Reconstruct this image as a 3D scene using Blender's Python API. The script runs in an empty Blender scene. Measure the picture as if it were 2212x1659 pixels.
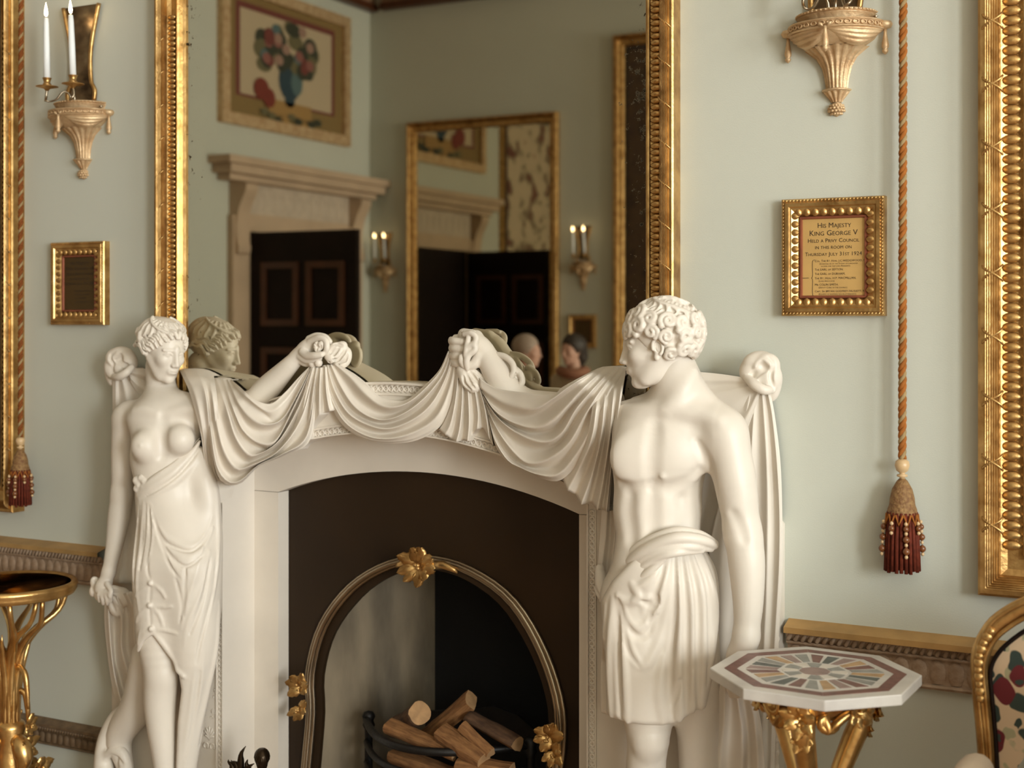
import bpy, bmesh, math, random
import numpy as np
from mathutils import Vector, Matrix

# ------------------------------------------------------------------ camera, light, exposure
F, TH, CD, XC, ZC, YH = 2900.0, math.radians(27.5), 3.1, 1.95, 1.6, 690.0   # focal length in pixels, yaw, distance to wall, eye
SN, CS = math.sin(TH), math.cos(TH)
scene = bpy.context.scene
COL = scene.collection
cam = bpy.data.cameras.new('camera'); cam_o = bpy.data.objects.new('camera', cam); COL.objects.link(cam_o)
cam_o.location = (XC, -CD, ZC); cam_o.rotation_euler = (math.pi/2, 0, TH)
cam.sensor_fit = 'HORIZONTAL'; cam.sensor_width = 36; cam.lens = 36*F/2212; cam.shift_y = -139.5/2212
cam.clip_start = .05; cam.clip_end = 100
cam.dof.use_dof = True; cam.dof.focus_distance = 3.3; cam.dof.aperture_fstop = 2.8
scene.camera = cam_o
ROOM = dict(x0=-4.87, x1=8.0, y0=-7.2, y1=0.0, z1=5.0)
wd = bpy.data.worlds.new('daylight'); scene.world = wd; wd.use_nodes = True
wd.node_tree.nodes['Background'].inputs[0].default_value = (.80, .88, 1, 1)
wd.node_tree.nodes['Background'].inputs[1].default_value = .5
WINDOWS = [(-3.0, 1.9), (-5.7, 1.9)]            # centre y, width of the tall windows in the right-hand wall
for i, (wy, ww) in enumerate(WINDOWS):
    L = bpy.data.lights.new('window_daylight', 'AREA'); L.shape = 'RECTANGLE'; L.size = 3.0; L.size_y = ww - .1
    L.energy = (430, 960)[i]; L.color = (.95, 1.0, 1.01)
    o = bpy.data.objects.new('window_daylight', L); COL.objects.link(o)
    o.location = (ROOM['x1']+.02, wy, 2.25); o.rotation_euler = (0, math.pi/2, 0)
vs = scene.view_settings
vs.view_transform = 'Standard'; vs.look = 'None'; vs.gamma = 1; vs.use_curve_mapping = False; vs.exposure = -.80

# ------------------------------------------------------------------ helpers
R = math.radians
def U(px, py, Y):
    """world point on the vertical plane y=Y that stands at this place of the 2212x1659 frame"""
    a = (px-1106)/F; t = (Y+CD)/(CS+a*SN)
    return Vector((XC+t*(-SN+a*CS), Y, ZC-(py-YH)/F*t))
def tag(o, label=None, cat=None, group=None, kind=None):
    if label: o['label'] = label
    if cat: o['category'] = cat
    if group: o['group'] = group
    if kind: o['kind'] = kind
    return o
def empty(name, loc=(0, 0, 0), label=None, cat=None, group=None, rz=0):
    o = bpy.data.objects.new(name, None); COL.objects.link(o); o.location = loc; o.rotation_euler.z = rz
    o.empty_display_size = .05
    return tag(o, label, cat, group)
def link(name, me, mt=None, parent=None, loc=None, rot=None, scale=None):
    o = bpy.data.objects.new(name, me); COL.objects.link(o)
    if mt is not None and not me.materials: me.materials.append(mt)
    if parent is not None: o.parent = parent
    if loc is not None: o.location = loc
    if rot is not None: o.rotation_euler = rot
    if scale is not None: o.scale = scale
    return o
def mesh_of(verts, faces, smooth=False, name='m'):
    me = bpy.data.meshes.new(name); me.from_pydata([tuple(v) for v in verts], [], faces)
    if smooth: me.polygons.foreach_set('use_smooth', [True]*len(me.polygons))
    me.update(); return me
def bm_mesh(bm, smooth=False, name='m', recalc=True):
    if recalc: bmesh.ops.recalc_face_normals(bm, faces=bm.faces)
    me = bpy.data.meshes.new(name); bm.to_mesh(me); bm.free()
    if smooth: me.polygons.foreach_set('use_smooth', [True]*len(me.polygons))
    return me
def box_me(x0, x1, y0, y1, z0, z1, bev=0):
    bm = bmesh.new(); bmesh.ops.create_cube(bm, size=1)
    for v in bm.verts: v.co = ((x0+x1)/2+v.co.x*(x1-x0), (y0+y1)/2+v.co.y*(y1-y0), (z0+z1)/2+v.co.z*(z1-z0))
    if bev: bmesh.ops.bevel(bm, geom=bm.edges[:], offset=bev, segments=2, affect='EDGES', profile=.5)
    return bm_mesh(bm)
def box(name, x0, x1, y0, y1, z0, z1, mt, parent=None, bev=0, **k):
    return link(name, box_me(x0, x1, y0, y1, z0, z1, bev), mt, parent, **k)
def lathe_me(prof, n=24, smooth=True, a0=0, a1=2*math.pi, sx=1, sy=1):
    full = abs(a1-a0-2*math.pi) < 1e-6; m = n if full else n+1
    V = []; Fc = []
    for r, z in prof:
        for i in range(m):
            a = a0+(a1-a0)*i/n; V.append((r*math.cos(a)*sx, r*math.sin(a)*sy, z))
    for j in range(len(prof)-1):
        for i in range(n):
            i2 = (i+1) % m
            Fc.append((j*m+i, j*m+i2, (j+1)*m+i2, (j+1)*m+i))
    if full:
        if prof[0][0] > 1e-6: Fc.append(tuple(range(m))[::-1])
        if prof[-1][0] > 1e-6: Fc.append(tuple((len(prof)-1)*m+i for i in range(m)))
    return mesh_of(V, Fc, smooth)
def catmull(P, n):
    """n points along a smooth curve through the rows of P (any dimension), even in arc length"""
    P = np.asarray(P, float)
    if len(P) == 2:
        return P[0]+(P[1]-P[0])*np.linspace(0, 1, n)[:, None]
    Q = np.vstack([2*P[0]-P[1], P, 2*P[-1]-P[-2]]); out = []
    for i in range(1, len(Q)-2):
        t = np.linspace(0, 1, 12, endpoint=False)[:, None]
        p0, p1, p2, p3 = Q[i-1], Q[i], Q[i+1], Q[i+2]
        out.append(.5*((2*p1)+(-p0+p2)*t+(2*p0-5*p1+4*p2-p3)*t**2+(-p0+3*p1-3*p2+p3)*t**3))
    out.append(P[-1:]); C = np.vstack(out)
    s = np.r_[0, np.cumsum(np.linalg.norm(np.diff(C, axis=0), axis=1))]
    u = np.linspace(0, s[-1], n)
    return np.stack([np.interp(u, s, C[:, k]) for k in range(C.shape[1])], 1)
def tube_me(pts, rad, n=10, smooth=True, closed=False, flat=None, cap=True):
    """tube along 3-D points, rad a number or a list; flat=(normal, factor) squashes it along one direction"""
    P = [Vector(p) for p in pts]; N = len(P); rad = [rad]*N if not hasattr(rad, '__len__') else list(rad)
    V = []; Fc = []; up = None
    for i in range(N):
        a = P[(i-1) % N] if (closed or i > 0) else P[i]; b = P[(i+1) % N] if (closed or i < N-1) else P[i]
        t = (b-a).normalized()
        if up is None: up = t.orthogonal().normalized()
        up = (up-t*up.dot(t)).normalized(); w = t.cross(up)
        for k in range(n):
            an = 2*math.pi*k/n; d = (up*math.cos(an)+w*math.sin(an))*rad[i]
            if flat: d -= Vector(flat[0])*d.dot(Vector(flat[0]))*(1-flat[1])
            V.append(P[i]+d)
    for i in range(N if closed else N-1):
        i2 = (i+1) % N
        for k in range(n): Fc.append((i*n+k, i*n+(k+1) % n, i2*n+(k+1) % n, i2*n+k))
    if cap and not closed: Fc += [tuple(range(n))[::-1], tuple((N-1)*n+k for k in range(n))]
    return mesh_of(V, Fc, smooth)
def prism_me(poly, t0, t1, axis='y', bev=0):
    """closed outline poly [(a, b)] extruded from t0 to t1 along axis; a, b are the two other axes in order"""
    bm = bmesh.new(); mk = {'y': lambda a, b, t: (a, t, b), 'x': lambda a, b, t: (t, a, b), 'z': lambda a, b, t: (a, b, t)}[axis]
    A = [bm.verts.new(mk(a, b, t0)) for a, b in poly]; B = [bm.verts.new(mk(a, b, t1)) for a, b in poly]
    n = len(poly); bm.faces.new(A); bm.faces.new(B[::-1])
    for i in range(n): bm.faces.new((A[i], A[(i+1) % n], B[(i+1) % n], B[i]))
    if bev: bmesh.ops.bevel(bm, geom=bm.edges[:], offset=bev, segments=2, affect='EDGES', profile=.5)
    return bm_mesh(bm)
def sweep_me(prof, path, closed=False, smooth=False):
    """sweep a profile [(out, up)] on a list of (origin, out_vector, up_vector) stations"""
    V = []; Fc = []; n = len(prof)
    for o, a, b in path:
        for u, v in prof: V.append(Vector(o)+Vector(a)*u+Vector(b)*v)
    N = len(path)
    for i in range(N if closed else N-1):
        for k in range(n-1): Fc.append((i*n+k, i*n+k+1, ((i+1) % N)*n+k+1, ((i+1) % N)*n+k))
    return mesh_of(V, Fc, smooth)
def joined(meshes, mats=None):
    """several meshes as one mesh"""
    V = []; Fc = []; S = []
    for me in meshes:
        o = len(V); V += [v.co.copy() for v in me.vertices]
        for p in me.polygons: Fc.append([i+o for i in p.vertices]); S.append(p.use_smooth)
        bpy.data.meshes.remove(me)
    me = mesh_of(V, Fc); me.polygons.foreach_set('use_smooth', S); return me
def moved(me, loc=(0, 0, 0), rot=(0, 0, 0), scale=(1, 1, 1)):
    from mathutils import Euler
    me.transform(Matrix.Translation(loc) @ Euler(rot).to_matrix().to_4x4() @ Matrix.Diagonal((*scale, 1))); return me

# ------------------------------------------------------------------ materials
def mat(name, col, rough=.5, metal=0, var=.0, vscale=6, col2=None, bump=0, bscale=60, sheen=0, coat=0, spec=.5, stretch=(1, 1, 1)):
    m = bpy.data.materials.new(name); m.use_nodes = True; nt = m.node_tree; b = nt.nodes['Principled BSDF']
    b.inputs['Base Color'].default_value = (*col, 1); b.inputs['Roughness'].default_value = rough; b.inputs['Metallic'].default_value = metal
    b.inputs['Specular IOR Level'].default_value = spec
    if sheen: b.inputs['Sheen Weight'].default_value = sheen
    if coat: b.inputs['Coat Weight'].default_value = coat; b.inputs['Coat Roughness'].default_value = .15
    tc = nt.nodes.new('ShaderNodeTexCoord'); mp = nt.nodes.new('ShaderNodeMapping'); mp.inputs['Scale'].default_value = stretch
    nt.links.new(tc.outputs['Object'], mp.inputs[0])
    if var or col2:
        n = nt.nodes.new('ShaderNodeTexNoise'); n.inputs['Scale'].default_value = vscale; n.inputs['Detail'].default_value = 5
        nt.links.new(mp.outputs[0], n.inputs['Vector'])
        r = nt.nodes.new('ShaderNodeValToRGB'); r.color_ramp.elements[0].position = .32; r.color_ramp.elements[1].position = .68
        c2 = col2 or tuple(c*(1-var) for c in col)
        r.color_ramp.elements[0].color = (*c2, 1); r.color_ramp.elements[1].color = (*col, 1)
        nt.links.new(n.outputs[0], r.inputs[0]); nt.links.new(r.outputs[0], b.inputs['Base Color'])
    if bump:
        n2 = nt.nodes.new('ShaderNodeTexNoise'); n2.inputs['Scale'].default_value = bscale; n2.inputs['Detail'].default_value = 4
        nt.links.new(mp.outputs[0], n2.inputs['Vector'])
        bp = nt.nodes.new('ShaderNodeBump'); bp.inputs['Strength'].default_value = bump; bp.inputs['Distance'].default_value = .004
        nt.links.new(n2.outputs[0], bp.inputs['Height']); nt.links.new(bp.outputs[0], b.inputs['Normal'])
    return m
def node_mat(m, kind, **inp):
    n = m.node_tree.nodes.new(kind)
    for k, v in inp.items():
        n.inputs[k.replace('_', ' ')].default_value = v
    return n
M = {}
M['marble'] = mat('white_marble', (.76, .683, .585), .4, 0, .10, 5, bump=.05, bscale=40, spec=.35)
M['marble_front'] = M['marble']
M['wall'] = mat('pale_green_wall', (.56, .565, .485), .75, 0, .05, 1.3, bump=.08, bscale=300, spec=.2)
M['gold'] = mat('gilt', (.66, .42, .165), .36, .88, 0, 22, col2=(.34, .18, .055), bump=.25, bscale=90)
M['oldgold'] = mat('old_pale_gilt', (.74, .55, .33), .5, .55, 0, 22, col2=(.52, .33, .17), bump=.3, bscale=120)
M['goldbright'] = mat('bright_gilt', (.78, .51, .20), .30, .9, 0, 16, col2=(.48, .26, .08), bump=.2, bscale=70)
M['brass'] = mat('steel_brass', (.42, .34, .24), .3, 1, .25, 9)
M['ironplate'] = mat('dark_iron_plate', (.030, .015, .005), .5, .1, .35, 3, bump=.1, bscale=30, spec=.3)
M['iron'] = mat('cast_iron', (.012, .010, .009), .45, .3, .3, 20, bump=.3, bscale=90)
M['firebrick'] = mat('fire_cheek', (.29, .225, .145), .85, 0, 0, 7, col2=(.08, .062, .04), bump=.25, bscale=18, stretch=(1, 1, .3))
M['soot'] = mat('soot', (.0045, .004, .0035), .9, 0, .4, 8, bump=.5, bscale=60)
M['ash'] = mat('ash', (.05, .04, .035), .95, 0, .5, 30, bump=1, bscale=80)
M['bark'] = mat('log_bark', (.13, .065, .03), .85, 0, 0, 110, col2=(.05, .022, .010), bump=.8, bscale=60, stretch=(.25, 1, 1))
M['wood'] = mat('split_wood', (.31, .145, .05), .8, 0, 0, 150, col2=(.16, .066, .02), bump=.5, bscale=70, stretch=(.2, 1, 1))
M['endgrain'] = mat('cut_wood', (.46, .265, .12), .85, 0, .3, 40, bump=.4, bscale=90)
M['bronze'] = mat('dark_bronze', (.045, .028, .014), .32, .8, .3, 14)
M['dado'] = mat('carved_dado', (.42, .30, .205), .6, .12, 0, 40, col2=(.27, .17, .10), bump=.4, bscale=160)
M['dadogold'] = mat('dado_fillet', (.56, .33, .12), .45, .35, .3, 12)
M['skirtcarve'] = mat('carved_brown', (.20, .125, .065), .6, .1, .4, 40, bump=.5, bscale=140)
M['rope'] = mat('orange_cord', (.36, .125, .028), .8, 0, .25, 60, spec=.1)
M['rope2'] = mat('olive_cord', (.36, .25, .12), .8, 0, .25, 60, spec=.1)
M['ropered'] = mat('russet_cord', (.24, .075, .02), .8, 0, .25, 60, spec=.1)
M['tassel'] = mat('dark_red_fringe', (.15, .026, .011), .75, 0, .5, 90, spec=.2)
M['tasselhead'] = mat('woven_gold_thread', (.30, .17, .06), .7, 0, 0, 120, col2=(.16, .065, .02), bump=.8, bscale=220)
M['bead'] = mat('amber_bead', (.19, .065, .02), .2, 0, .3, 60)
M['pearl'] = mat('pale_bead', (.62, .42, .22), .35, 0, .1, 30)
M['wax'] = mat('white_wax', (.86, .88, .87), .45, 0)
M['wick'] = mat('wick', (.02, .015, .01), .9)
M['ink'] = mat('black_ink', (.035, .02, .01), .6)
M['plaque'] = mat('gilt_panel', (.60, .37, .125), .5, .15, .15, 9)
M['plaque_dark'] = mat('brown_gilt_panel', (.085, .048, .014), .35, .45, .15, 9)
M['redbole'] = mat('red_bole_lip', (.33, .10, .05), .4, .4, .3, 20)
M['tan'] = mat('pinewood_surround', (.55, .40, .27), .6, 0, .15, 4)
M['stonecarve'] = mat('carved_frieze', (.60, .49, .38), .7, 0, .2, 12)
M['mahogany'] = mat('dark_mahogany', (.012, .005, .003), .55, 0, .4, 6, spec=.2)
M['mahogany_lip'] = mat('mahogany_moulding', (.085, .026, .009), .35, 0, .3, 8)
M['ceil'] = mat('ceiling_white', (.82, .79, .70), .8)
M['cornice'] = mat('brown_cornice', (.30, .17, .10), .7, 0, .5, 9)
M['floor'] = mat('wood_floor', (.42, .27, .15), .4, 0, 0, 8, col2=(.30, .17, .09), stretch=(.3, 3, 1))
M['carpet'] = mat('carpet', (.50, .29, .15), .95, 0, .4, 5)
M['skin'] = mat('skin', (.52, .30, .22), .55)
M['hairdark'] = mat('dark_hair', (.030, .020, .014), .6, bump=.6, bscale=60)
M['hairgrey'] = mat('grey_hair', (.33, .25, .20), .6, bump=.6, bscale=60)
M['shirtpink'] = mat('dull_red_shirt', (.33, .12, .10), .85)
M['shirtpale'] = mat('pale_jacket', (.46, .38, .27), .85)
M['scarf'] = mat('orange_scarf', (.27, .12, .07), .85)
M['trousers'] = mat('dark_trousers', (.035, .033, .035), .85)
M['shoe'] = mat('dark_shoe', (.02, .016, .014), .5)
def emit(name, col, s):
    m = bpy.data.materials.new(name); m.use_nodes = True; nt = m.node_tree; b = nt.nodes['Principled BSDF']
    b.inputs['Base Color'].default_value = (*col, 1); b.inputs['Emission Color'].default_value = (*col, 1); b.inputs['Emission Strength'].default_value = s
    return m
M['flame'] = emit('candle_flame', (1.0, .74, .42), 40)
# old mirror glass: tarnished silvering, worn away in specks towards the edge
def mirror_mat():
    m = bpy.data.materials.new('old_mirror_glass'); m.use_nodes = True; nt = m.node_tree; b = nt.nodes['Principled BSDF']
    b.inputs['Metallic'].default_value = 1; b.inputs['Roughness'].default_value = .012
    tc = nt.nodes.new('ShaderNodeTexCoord')
    n = nt.nodes.new('ShaderNodeTexNoise'); n.inputs['Scale'].default_value = 55; n.inputs['Detail'].default_value = 6; n.inputs['Roughness'].default_value = .75
    nt.links.new(tc.outputs['Object'], n.inputs['Vector'])
    n3 = nt.nodes.new('ShaderNodeTexNoise'); n3.inputs['Scale'].default_value = 3.2; n3.inputs['Detail'].default_value = 3
    nt.links.new(tc.outputs['Object'], n3.inputs['Vector'])
    at = nt.nodes.new('ShaderNodeAttribute'); at.attribute_name = 'wear'           # 0 in the middle of the glass, 1 at its rim
    mul = nt.nodes.new('ShaderNodeMath'); mul.operation = 'MULTIPLY'; nt.links.new(at.outputs['Fac'], mul.inputs[0]); nt.links.new(n3.outputs[0], mul.inputs[1])
    s = nt.nodes.new('ShaderNodeMath'); s.operation = 'MULTIPLY_ADD'; nt.links.new(mul.outputs[0], s.inputs[0]); s.inputs[1].default_value = .34; nt.links.new(n.outputs[0], s.inputs[2])
    r = nt.nodes.new('ShaderNodeValToRGB'); r.color_ramp.elements[0].position = .74; r.color_ramp.elements[1].position = .79
    r.color_ramp.elements[0].color = (.60, .56, .45, 1); r.color_ramp.elements[1].color = (.05, .04, .028, 1)
    nt.links.new(s.outputs[0], r.inputs[0]); nt.links.new(r.outputs[0], b.inputs['Base Color'])
    r2 = nt.nodes.new('ShaderNodeValToRGB'); r2.color_ramp.elements[0].position = .74; r2.color_ramp.elements[1].position = .79
    r2.color_ramp.elements[0].color = (.012,)*3+(1,); r2.color_ramp.elements[1].color = (.6,)*3+(1,)
    nt.links.new(s.outputs[0], r2.inputs[0]); nt.links.new(r2.outputs[0], b.inputs['Roughness'])
    return m
M['mirror'] = mirror_mat()
def mottled(name, cols, scale, rough=.6, metal=0, seed=0.):
    """blotchy painted or woven pattern of several colours (voronoi cells broken up by noise)"""
    m = bpy.data.materials.new(name); m.use_nodes = True; nt = m.node_tree; b = nt.nodes['Principled BSDF']; b.inputs['Roughness'].default_value = rough; b.inputs['Metallic'].default_value = metal
    tc = nt.nodes.new('ShaderNodeTexCoord'); n = nt.nodes.new('ShaderNodeTexNoise'); n.inputs['Scale'].default_value = scale; n.inputs['Detail'].default_value = 3
    mp = nt.nodes.new('ShaderNodeMapping'); mp.inputs['Location'].default_value = (seed, seed*1.7, seed*.6)
    nt.links.new(tc.outputs['Object'], mp.inputs[0]); nt.links.new(mp.outputs[0], n.inputs['Vector'])
    r = nt.nodes.new('ShaderNodeValToRGB'); cr = r.color_ramp
    while len(cr.elements) < len(cols): cr.elements.new(.5)
    for e, (p, c) in zip(cr.elements, cols): e.position = p; e.color = (*c, 1)
    nt.links.new(n.outputs[0], r.inputs[0]); nt.links.new(r.outputs[0], b.inputs['Base Color'])
    return m
M['oldglass'] = mottled('foxed_looking_glass', [(.30, (.05, .03, .015)), (.5, (.16, .11, .06)), (.7, (.26, .20, .12))], 14, .22, .8)
M['tapestry'] = mottled('tapestry_field', [(.0, (.05, .06, .03)), (.36, (.16, .05, .03)), (.42, (.20, .16, .09)), (.47, (.50, .40, .27)), (.66, (.55, .44, .30)), (.72, (.25, .10, .06))], 5)
M['tapdark'] = mottled('tapestry_guard', [(.3, (.006, .007, .007)), (.6, (.02, .016, .012)), (.8, (.05, .03, .02))], 14)
M['tapborder'] = mottled('tapestry_border', [(.3, (.03, .015, .008)), (.5, (.07, .038, .015)), (.7, (.04, .02, .015))], 9)
# ------------------------------------------------------------------ the room
X0, X1, Y0, Z1 = ROOM['x0'], ROOM['x1'], ROOM['y0'], ROOM['z1']
def struct(o): return tag(o, kind='structure')
struct(link('floor', box_me(X0-.3, X1+.3, Y0-.3, .75, -.12, 0), M['floor']))
struct(link('ceiling', box_me(X0-.3, X1+.3, Y0-.3, .75, Z1, Z1+.12), M['ceil']))
wall_back = struct(link('wall_back', prism_me([(X0-.3, 0), (-.6, 0), (-.6, 1.298), (.6, 1.298), (.6, 0), (X1+.3, 0), (X1+.3, Z1), (X0-.3, Z1)], 0, .7), M['wall']))
struct(link('wall_left', box_me(X0-.3, X0, Y0-.3, 0, 0, Z1), M['wall']))
struct(link('wall_front', box_me(X0, X1+.3, Y0-.3, Y0, 0, Z1), M['wall']))
# right-hand wall with its tall windows
ylist = sorted([(wy-ww/2, wy+ww/2) for wy, ww in WINDOWS])
poly = [(0, 0), (0, Z1), (Y0, Z1), (Y0, 0)]
bm = bmesh.new()
ys = [Y0]+[v for p in ylist for v in p]+[0.0]; zs = [0, .7, 3.8, Z1]
def wall_piece(a, b, c, d):
    for x in (X1, X1+.3):
        f = [bm.verts.new((x, a, c)), bm.verts.new((x, b, c)), bm.verts.new((x, b, d)), bm.verts.new((x, a, d))]; bm.faces.new(f)
for i in range(len(ys)-1):
    for j in range(3):
        if i % 2 == 1 and j == 1:
            a, b = ys[i], ys[i+1]
            for (p, q) in (((a, .7), (b, .7)), ((b, .7), (b, 3.8)), ((b, 3.8), (a, 3.8)), ((a, 3.8), (a, .7))):
                bm.faces.new([bm.verts.new((X1, *p)), bm.verts.new((X1, *q)), bm.verts.new((X1+.3, *q)), bm.verts.new((X1+.3, *p))])
        else: wall_piece(ys[i], ys[i+1], zs[j], zs[j+1])
bmesh.ops.remove_doubles(bm, verts=bm.verts, dist=1e-4)
struct(link('wall_right', bm_mesh(bm), M['wall']))
M['whitepaint'] = mat('white_window_paint', (.8, .78, .72), .5)
for i, (a, b) in enumerate(ylist):
    w = struct(empty('window_%d' % (i+1), (X1, (a+b)/2, .7)))
    hw = (b-a)/2
    for yy in (-hw, hw-.06): box('frame_stile', .1, .2, yy, yy+.06, 0, 3.1, M['whitepaint'], w)
    for zz in (0, 1.52, 3.04): box('frame_rail', .1, .2, -hw+.06, hw-.06, zz, zz+.06, M['whitepaint'], w)
# ceiling cornice, seen over the far corner of the mirror's reflection
for nm, a in (('trim_1', (X0, X0+.16, Y0, 0)), ('trim_2', (X0+.16, X1, Y0, Y0+.16)), ('trim_3', (X0+.16, X1, -.16, 0)), ('trim_4', (X1-.16, X1, Y0+.16, -.16))):
    o = struct(empty(nm, ((a[0]+a[1])/2, (a[2]+a[3])/2, 4.42)))
    cx, cy = o.location.x, o.location.y; alongx = a[1]-a[0] > 1
    d = (.05, .16)
    for (z0, z1, ins, m_) in ((-.02, .04, .07, 'mahogany_lip'), (.04, .36, .10, 'cornice'), (.36, .58, .0, 'stonecarve')):
        if alongx: s = 1 if cy < -3 else -1; y0, y1 = (a[2]-cy, a[3]-cy-ins) if s == 1 else (a[2]-cy+ins, a[3]-cy); box('moulding', a[0]-cx, a[1]-cx, y0, y1, z0, z1, M[m_], o)
        else: s = 1 if cx < 0 else -1; x0, x1 = (a[0]-cx, a[1]-cx-ins) if s == 1 else (a[0]-cx+ins, a[1]-cx); box('moulding', x0, x1, a[2]-cy, a[3]-cy, z0, z1, M[m_], o)
# carved dado rail and base moulding on the fireplace wall: one leaf per piece
def leaf_me(w, h, d, ribs=True):
    bm = bmesh.new(); n = 6; rows = []
    for j in range(n+1):
        v = j/n; hw = w/2*math.sqrt(max(0, math.sin(math.pi*(.12+.80*v))))*(.95 if v < .9 else .5)
        rows.append([bm.verts.new((x*hw, -d*(1-abs(x)**1.5)*(.35+.65*math.sin(math.pi*min(1, .15+v*.8)))-(.0 if abs(x) > .1 else -d*.25), h*v)) for x in (-1, -.55, 0, .55, 1)])
    for j in range(n):
        for i in range(4): bm.faces.new((rows[j][i], rows[j][i+1], rows[j+1][i+1], rows[j+1][i]))
    return bm_mesh(bm, True, recalc=False)
def dado(name, xa, xb, z0, z1, rail_m, top_m, pitch, depth=.045):
    o = struct(empty(name, ((xa+xb)/2, 0, z0))); cx = (xa+xb)/2; H = z1-z0
    def prof(p, m_, nm):
        st = [((x-cx, 0, 0), (0, -1, 0), (0, 0, 1)) for x in (xa, xb)]
        link(nm, sweep_me(p, st), M[m_], o)
    prof([(0, 0), (.014, 0), (.018, H*.05), (.016, H*.09), (.010, H*.11), (.010, H*.60)], rail_m, 'leaf_bed')
    prof([(.010, H*.60), (.022, H*.62), (.024, H*.65), (.022, H*.68), (.016, H*.69), (.028, H*.86)], rail_m, 'rope_bed')
    prof([(.028, H*.86), (depth, H*.88), (depth, H), (0, H+.012)], top_m, 'top_fillet')
    lm = leaf_me(pitch*.94, H*.47, .007); rm = moved(lathe_me([(0, -.5), (.5, -.42), (.5, .42), (0, .5)], 8), scale=(.010, .006, H*.19), rot=(0, .5, 0))
    lm.materials.append(M[rail_m]); rm.materials.append(M[rail_m])
    n = int((xb-xa)/pitch)
    for i in range(n): link('carved_leaf', lm, None, o, (xa-cx+(i+.5)*pitch, -.011, H*.12))
    k = int((xb-xa)/(pitch*.42)); V = []
    for i in range(k): V.append(moved(rm.copy(), (xa-cx+(i+.5)*pitch*.42, -.025, H*.77)))
    tag(link('rope_carving', joined(V), M[rail_m], o), kind='stuff')
    return o
dado('trim_5', -1.95, -1.07, .775, .886, 'dado', 'dadogold', .033)
dado('trim_6', 1.07, 1.95, .775, .886, 'dado', 'dadogold', .040)
dado('trim_7', -1.95, -1.07, .255, .325, 'skirtcarve', 'skirtcarve', .026, .03)
dado('trim_8', 1.07, 1.95, .255, .325, 'skirtcarve', 'skirtcarve', .026, .03)
# ------------------------------------------------------------------ marble chimneypiece
def arc(x, z0, Rr): return z0-(Rr-math.sqrt(Rr*Rr-x*x))
FY, SY = -.05, .09                                       # front of the marble, face of the recessed slip
ch = empty('chimneypiece', (0, 0, 0), 'white marble chimneypiece with shallow arched opening and carved bands behind the two statues', 'fireplace')
xs = np.linspace(.575, -.575, 25)
def TOP(x): return 1.432-.35*x*x if abs(x) < .62 else 1.30
pl = [(-1.005, 0), (-.575, 0)]+[(x, arc(x, 1.295, 1.29)) for x in xs[::-1]]+[(.575, 0), (1.06, 0), (1.06, 1.12), (.9, 1.30)]+[(x, TOP(x)) for x in np.linspace(.62, -.62, 25)]+[(-.9, 1.30), (-1.005, 1.16)]
link('front_slab', prism_me(pl, FY, 0), M['marble'], ch)
# returns of the arch running back to the slip
def band(inner, y0, y1):
    V = [(x, y, z) for y in (y0, y1) for x, z in inner]; n = len(inner)
    return mesh_of(V, [(i, i+1, n+i+1, n+i) for i in range(n-1)])
ret = [(-.575, 0)]+[(x, arc(x, 1.295, 1.29)) for x in xs[::-1]]+[(.575, 0)]
link('reveal', band(ret, 0, SY), M['marble'], ch)
xa = np.linspace(-.487, .487, 25)
def slip_arch(x): return arc(x, 1.176, 1.45)
for s in (-1, 1):
    a, b = sorted((s*.487, s*.598)); box('jamb_slip', a, b, SY, SY+.05, 0, slip_arch(.487)-.0015, M['marble'], ch)
link('arched_lintel', prism_me([(-.598, slip_arch(.487))]+[(x, slip_arch(x)) for x in xa]+[(.598, slip_arch(.487)), (.598, 1.297), (-.598, 1.297)], SY, SY+.05), M['marble'], ch)
# carved bands: guilloche strips up both jambs, a pierced band along the arch and one under the crown
def ring_chain(pts, r, depth):
    """a running chain of small rings with a bud in each"""
    out = []
    for p in pts:
        out.append(moved(tube_me([(r*math.cos(a), 0, r*math.sin(a)) for a in np.linspace(0, 2*math.pi, 9)[:-1]], depth*.45, 4, closed=True), p))
        out.append(moved(lathe_me([(0, -depth*.6), (r*.42, 0), (0, depth*.4)], 6), p, (math.pi/2, 0, 0)))
    return joined(out)
def rail(pts, w, d):
    st = []
    for i, p in enumerate(pts):
        t = (Vector(pts[min(i+1, len(pts)-1)])-Vector(pts[max(i-1, 0)])).normalized()
        st.append((p, (0, -1, 0), t.cross(Vector((0, 1, 0)))))
    return sweep_me([(0, -w/2), (d, -w/2), (d, w/2), (0, w/2)], st)
for s in (-1, 1):
    tag(link('guilloche_strip', ring_chain([(s*.587, FY, z) for z in np.arange(.05, 1.13, .0155)], .0068, .007), M['marble'], ch), kind='stuff')
    for dx in (-.011, .011):
        link('fillet', rail([(s*.587+dx, FY, 0), (s*.587+dx, FY, 1.14)], .003, .006), M['marble'], ch)
    if s < 0: continue
    # outer leaf border
    lf = leaf_me(.014, .024, .005); lv = [moved(lf.copy(), (s*1.043+((i % 2)*2-1)*.005, FY+.001, .2+i*.0165), (0, .5*((i % 2)*2-1), 0)) for i in range(54)]
    tag(link('leaf_border', joined(lv), M['marble'], ch), kind='stuff')
cx_ = np.arange(-.56, .561, .0165)
tag(link('pierced_arch_band', ring_chain([(x, FY, arc(x, 1.306, 1.29)) for x in cx_], .0075, .007), M['marble'], ch), kind='stuff')
for dz in (0, .024):
    link('fillet', rail([(x, FY, arc(x, 1.296+dz, 1.29)) for x in np.linspace(-.56, .56, 30)], .004, .008), M['marble'], ch)
tag(link('pierced_crown_band', ring_chain([(x, FY, TOP(x)-.018) for x in np.arange(-.5, .501, .0165)], .0075, .007), M['marble'], ch), kind='stuff')
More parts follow.
